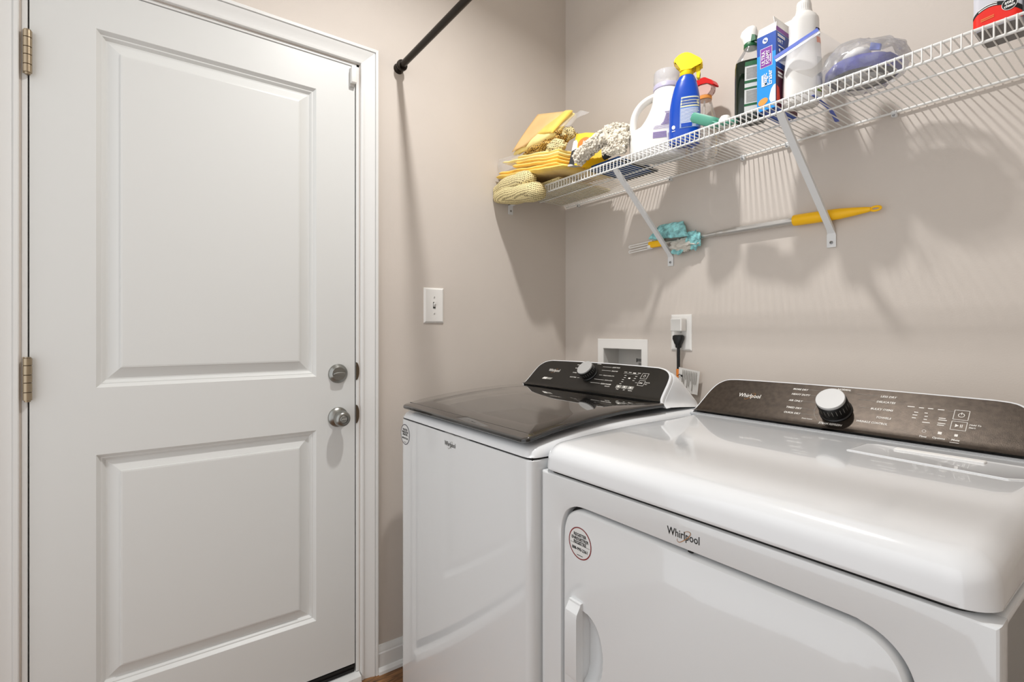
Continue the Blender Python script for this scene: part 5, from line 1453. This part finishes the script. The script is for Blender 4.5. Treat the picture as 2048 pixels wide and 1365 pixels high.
m = MB(); patch(m, spec, rw, 1.886, 1.901, -58, -8, 2, 8, 0.0013); m.build('label_band', 'label_orange', t, smooth=0)
m = MB(); patch(m, spec, rw, 1.762, 1.776, -60, -30, 2, 8, 0.0013); m.build('label_band', 'label_green', t, smooth=0)
m = MB(); patch(m, spec, rw, 1.762, 1.780, -30, -6, 2, 8, 0.0013); m.build('label_band', 'label_red', t, smooth=0)
m = MB(); patch(m, spec, rw, 1.800, 1.850, -60, -6, 2, 8, 0.0013); m.build('label_picture', 'label_grey', t, smooth=0)
m = MB(); prints(m, spec, rw, 1.911, 1.921, -57, -12, 2, 1, 0.0018, 0.5, 0.2); m.build('label_print', 'card_white', t, smooth=0)

XS[0] = 1.0
# ---------------------------------------------------------------- zip bag with blue pads
t = thing('zip_bag', 'clear zip bag lying on the shelf with its blue zip strip standing open', 'bag', (1.20, -0.2, ZS))
m = MB(); m.ball((1.226, -0.192, 1.7930), (0.084, 0.080, 0.0500), 5)
pc = Vector((1.226, -0.192, 1.7930))
for v in m.bm.verts:      # sharp creases where the film is gathered
    q = v.co - pc
    k = abs(noise.noise(q * 22 + Vector((3.1, 0.4, 7.7)))) + 0.5 * abs(noise.noise(q * 48 + Vector((1.1, 8.4, 2.7))))
    v.co += q.normalized() * (0.006 - 0.014 * k + 0.006 * noise.noise(q * 9))
    if v.co.z > 1.80: v.co.z += 0.30 * (v.co.z - 1.80) * (1 + 0.8 * noise.noise(q * 20))
for v in m.bm.verts: v.co.z = max(v.co.z, ZS + 0.0005)
m.build('pouch', 'pouch_film', t, smooth=24)
z0_, z1_ = Vector((1.070, -0.284, 1.850)), Vector((1.160, -0.260, 1.886))
m = MB()
def mouth(u, v):
    a = z0_.lerp(z1_, v)
    b = Vector((1.154 + 0.05 * v, -0.282 + 0.10 * v, 1.772 + 0.062 * v))
    p = a.lerp(b, u)
    p.z += 0.010 * math.sin(math.pi * u) * (v - 0.4); p.y += 0.006 * math.sin(6 * v + 3 * u)
    return p
m.grid(mouth, 12, 10); m.build('mouth', 'bag_film', t, smooth=60)
zd_ = (z1_ - z0_).normalized(); zu = Vector((-0.42, 0, 0.9)).normalized()
m = MB(); m.prism([z0_, z1_, z1_ + zu * 0.009, z0_ + zu * 0.009], (0, -0.0012, 0)); m.build('zip_strip', 'zip_blue', t, smooth=0)
m = MB(); m.prism([z0_ - zu * 0.008, z1_ - zu * 0.007, z1_ - zu * 0.0012, z0_ - zu * 0.0012], (0, -0.0012, 0)); m.build('zip_track', 'zip_white', t, smooth=0)
m = MB(); m.prism([(1.142, -0.262, ZS), (1.150, -0.262, ZS), (1.144, -0.150, ZS), (1.122, -0.046, ZS), (1.113, -0.050, ZS), (1.136, -0.150, ZS)], (0, 0, 0.001)); m.build('lower_zip_strip', 'zip_blue', t, smooth=0)
t = thing('scrub_pad', 'purple blue bristled scrub pad inside the clear zip bag', 'scrub pad', (1.22, -0.2, 1.76))
c0 = Vector((1.224, -0.192, 1.7820)); ux = Vector((1, 0.05, -0.06)).normalized(); uy = Vector((0.02, 1.0, -0.10)).normalized(); un = ux.cross(uy)
def padring(a, b, h): return [c0 + ux * (a * math.cos(q)) + uy * (b * math.sin(q)) + un * h for q in [2 * math.pi * i / 44 for i in range(44)]]
m = MB(); m.loft([padring(0.060, 0.047, -0.010), padring(0.068, 0.055, -0.015), padring(0.073, 0.060, -0.008), padring(0.073, 0.060, 0.008), padring(0.066, 0.053, 0.017), padring(0.03, 0.02, 0.020)]); jiggle(m, 0.002, 150, 3.0)
m.build('bristles', 'pad_blue', t, smooth=80)
m = MB(); m.loft([padring(0.064, 0.051, -0.0100), padring(0.064, 0.051, -0.0160), padring(0.056, 0.043, -0.0175)]); m.build('backing', 'mop_black', t, smooth=30)
m = MB(); m.loft([padring(0.044, 0.032, -0.0170), padring(0.040, 0.028, -0.0240), padring(0.02, 0.01, -0.0245)]); m.build('foam_core', 'carton_grey', t, smooth=30)
t = thing('plastic_fitting', 'small white plastic part with a blue mark on top of the bagged scrub pad', 'fitting', (1.235, -0.215, 1.81))
m = MB(); m.ball((1.222, -0.215, 1.8170), (0.028, 0.018, 0.014), 3, 0.12, 1.0, 2.0); m.build('body', 'white_plastic', t)
m = MB(); m.prism([(1.252, -0.232, 1.810), (1.270, -0.230, 1.803), (1.272, -0.228, 1.816), (1.254, -0.230, 1.826)], (0, 0.008, 0)); m.build('blue_mark', 'zip_blue', t, smooth=0)

# ---------------------------------------------------------------- red canister and carton at the right edge
t = thing('red_canister', 'red, black and grey container at the far right of the shelf', 'container', (1.468, -0.24, ZS))
kx0, kx1, ky0, ky1 = 1.4350, 1.5000, -0.285, -0.195
m = MB(); m.loft([rrect(kx0 + 0.002, ky0 + 0.002, kx1 - 0.002, ky1, 0.010, 0.010, ZS), rrect(kx0, ky0, kx1, ky1, 0.010, 0.010, ZS + 0.003), rrect(kx0, ky0, kx1, ky1, 0.010, 0.010, 1.930), rrect(kx0 + 0.012, ky0 + 0.012, kx1 - 0.012, ky1 - 0.012, 0.010, 0.010, 1.948)]); m.build('body', 'canister_grey', t, smooth=30)
m = MB(); m.loft([rrect(kx0 + 0.002, ky0 + 0.002, kx1 - 0.002, ky1 - 0.002, 0.010, 0.010, ZS - 0.0006), rrect(kx0 + 0.002, ky0 + 0.002, kx1 - 0.002, ky1 - 0.002, 0.010, 0.010, ZS + 0.0005)]); m.build('base', 'canister_base', t, smooth=0)
m = MB(); m.lathe([(0.016, 0), (0.016, 0.022), (0.013, 0.025), (0, 0.025)], (1.4675, -0.24, 1.946), seg=24); m.build('lid', 'mop_black', t)
def wrap(m, zlo, zhi, off):
    """band on the canister: zlo, zhi are functions of 0..1 across the front"""
    pts = rrect(kx0 - off, ky0 - off, kx1 + off, ky1 + off, 0.010, 0.010, 0, 6)
    pts = [p for p in pts]
    fr = sorted([p for p in pts if p.y < ky0 + 0.011], key=lambda p: p.x)
    fr2 = []
    for a, b in zip(fr[:-1], fr[1:]):
        n_ = 10 if (b - a).length > 0.02 else 1
        for q in range(n_): fr2.append(a.lerp(b, q / n_))
    fr2.append(fr[-1])
    prev = None
    for p in fr2:
        s_ = (p.x - kx0) / (kx1 - kx0)
        lo = m.bm.verts.new((p.x, p.y, zlo(s_))); hi = m.bm.verts.new((p.x, p.y, zhi(s_)))
        if prev: m.bm.faces.new((prev[0], lo, hi, prev[1]))
        prev = (lo, hi)
arc0 = lambda s_: ZS + 0.0235 + 0.0175 * math.sin(math.pi * min(1, max(0, s_)) ** 0.85) - 0.009 * s_
arc1 = lambda s_: arc0(s_) + 0.0050 + 0.0045 * s_
m = MB(); wrap(m, lambda s_: ZS + 0.003, arc0, 0.0006); m.build('red_band', 'canister_red', t, smooth=30)
m = MB(); wrap(m, arc0, arc1, 0.0007); m.build('black_arc', 'mop_black', t, smooth=30)
m = MB()
for q in range(2):
    a_ = [Vector((1.4440 + 0.0042 * i, ky0 - 0.0013, arc0((1.4440 + 0.0042 * i - kx0) / 0.065) + 0.0012 + 0.0035 * (1 - q))) for i in range(7)]
    for p0_, p1_ in zip(a_[:-1], a_[1:]): m.face([p0_, p1_, p1_ + Vector((0, 0, 0.0016)), p0_ + Vector((0, 0, 0.0016))])
m.build('arc_print', 'card_white', t, smooth=0)
m = MB(); m.bars((1.4470, ky0 - 0.0012, 1.7590), (1, 0, 0.12), (0, 0, 1), 0.024, 0.006, 2, 0.3, 2); m.build('side_print', 'label_orange', t, smooth=0)
m = MB(); m.disc((1.4855, ky0 - 0.0012, 1.7690), (1, 0, 0), (0, 0, 1), 0.0104, 0.0104, 30); bd = m.build('badge', 'mop_black', t, smooth=0)
m = MB(); m.ring((1.4855, ky0 - 0.0015, 1.7690), (1, 0, 0), (0, 0, 1), 0.0097, 0.0104, 30); m.text('stay', 0.0080, (1.4855, ky0 - 0.0016, 1.7705), (1, 0, 0.1), (0, 0, 1), 'CENTER', 0, 0.0002); m.text('clean', 0.0072, (1.4855, ky0 - 0.0016, 1.7640), (1, 0, 0.1), (0, 0, 1), 'CENTER', 0, 0.0002); m.build('badge_print', 'card_white', bd, smooth=0)
m = MB(); m.prism([(1.4580, ky0 - 0.0006, 1.800), (1.4625, ky0 - 0.0006, 1.800), (1.4625, ky0 - 0.0006, 1.92), (1.4580, ky0 - 0.0006, 1.92)], (0, -0.0004, 0)); m.build('grey_bar', 'print_grey', t, smooth=0)
t = thing('white_carton', 'plain white carton cut off by the right edge of the picture', 'carton', (1.55, -0.24, ZS))
m = MB(); m.box((1.5055, -0.290, ZS), (1.600, -0.195, 1.945), 0.0015, 1); m.build('carton', 'card_white', t, smooth=0)
m = MB(); m.box((1.506, -0.2905, 1.9440), (1.5995, -0.2400, 1.9460)); m.build('lid_flap', 'card_white', t, smooth=0)

# ---------------------------------------------------------------- duster tucked behind the brackets
t = thing('duster', 'long duster with yellow grip tucked behind the shelf brackets', 'duster', (0.8, -0.024, 1.497))
yd_ = -0.0175
m = MB()
for za, zb in ((1.5115, 1.5075), (1.4945, 1.4885)):
    xl, xr = 0.382, 0.492
    P = []
    for i in range(9):
        a = math.pi / 2 + math.pi * i / 8
        P.append((xl + 0.004 + 0.0042 * math.cos(a), yd_, zb + 0.0042 * math.sin(a)))
    P = [(xr, yd_, za + 0.0042)] + P + [(xr, yd_, za - 0.0042)]
    m.tube(P, 0.0026, 8)
m.build('fork', 'white_plastic', t)
m = MB(); m.box((0.478, yd_ - 0.009, 1.4905), (0.540, yd_ + 0.009, 1.5135), 0.004, 2); m.build('ferrule', 'grip_yellow', t)
m = MB(); m.box((0.474, yd_ - 0.0095, 1.4895), (0.490, yd_ + 0.0095, 1.5015), 0.002, 1); m.build('clip', 'card_white', t)
m = MB(); m.tube([(0.535, yd_, 1.501), (0.640, yd_, 1.4995), (0.752, yd_, 1.5030)], [0.0062, 0.0066, 0.0072], 16); m.build('thin_tube', 'aluminium', t)
m = MB(); m.lathe([(0.0078, 0), (0.0088, 0.003), (0.0088, 0.020), (0.0080, 0.024), (0.0092, 0.030), (0.0102, 0.046)], (0.750, yd_, 1.5030), (1, 0, -0.008), 18); m.build('tube_joint', 'aluminium', t)
m = MB(); m.tube([(0.794, yd_, 1.5028), (0.998, yd_, 1.5025)], 0.0102, 18); m.build('outer_tube', 'aluminium', t)
m = MB(); m.lathe([(0.0105, 0), (0.0150, 0.001), (0.0158, 0.004), (0.0158, 0.060), (0.0152, 0.090), (0.0145, 0.120), (0.0115, 0.150), (0.0078, 0.180), (0.0056, 0.192)], (0.992, yd_, 1.5025), (1, 0, -0.022), 24, 1.0, 1.0); m.build('grip', 'grip_yellow', t)
m = MB(); P = [(1.1835 + 0.0125 * (1 - math.cos(a)) * 0.9, yd_ + 0.0, 1.4980 + 0.0052 * math.sin(a)) for a in [2 * math.pi * i / 18 for i in range(18)]]; m.tube(P, 0.0030, 8, True); m.build('hanging_loop', 'grip_yellow', t)
m = MB(); slab(m, (0.492, -0.040, 1.520), (0.660, -0.040, 1.505), (0.622, -0.012, 1.566), (0.520, -0.012, 1.566), 0.024, 20, 12, 6.0, 0.004); jiggle(m, 0.003, 60, 2.0); m.build('duster_cloth', 'duster_teal', t, smooth=80)
m = MB(); m.ball((0.630, -0.026, 1.482), (0.050, 0.017, 0.022), 5, 0.35, 8.0, 3.0); m.ball((0.512, -0.010, 1.522), (0.030, 0.006, 0.016), 4, 0.30, 2.0, 3.0); jiggle(m, 0.008, 45, 6.0)
for v in m.bm.verts: v.co.y = min(v.co.y, -0.004)
m.build('cloth_lining', 'duster_white', t, smooth=80)
m = MB(); m.ball((0.672, -0.028, 1.492), (0.026, 0.014, 0.030), 4, 0.4, 4.0, 3.0); m.ball((0.606, -0.024, 1.464), (0.024, 0.010, 0.013), 4, 0.35, 9.0, 3.0); jiggle(m, 0.006, 50, 8.0)
for v in m.bm.verts: v.co.y = min(v.co.y, -0.004)
m.build('cloth_tail', 'duster_teal', t, smooth=80)
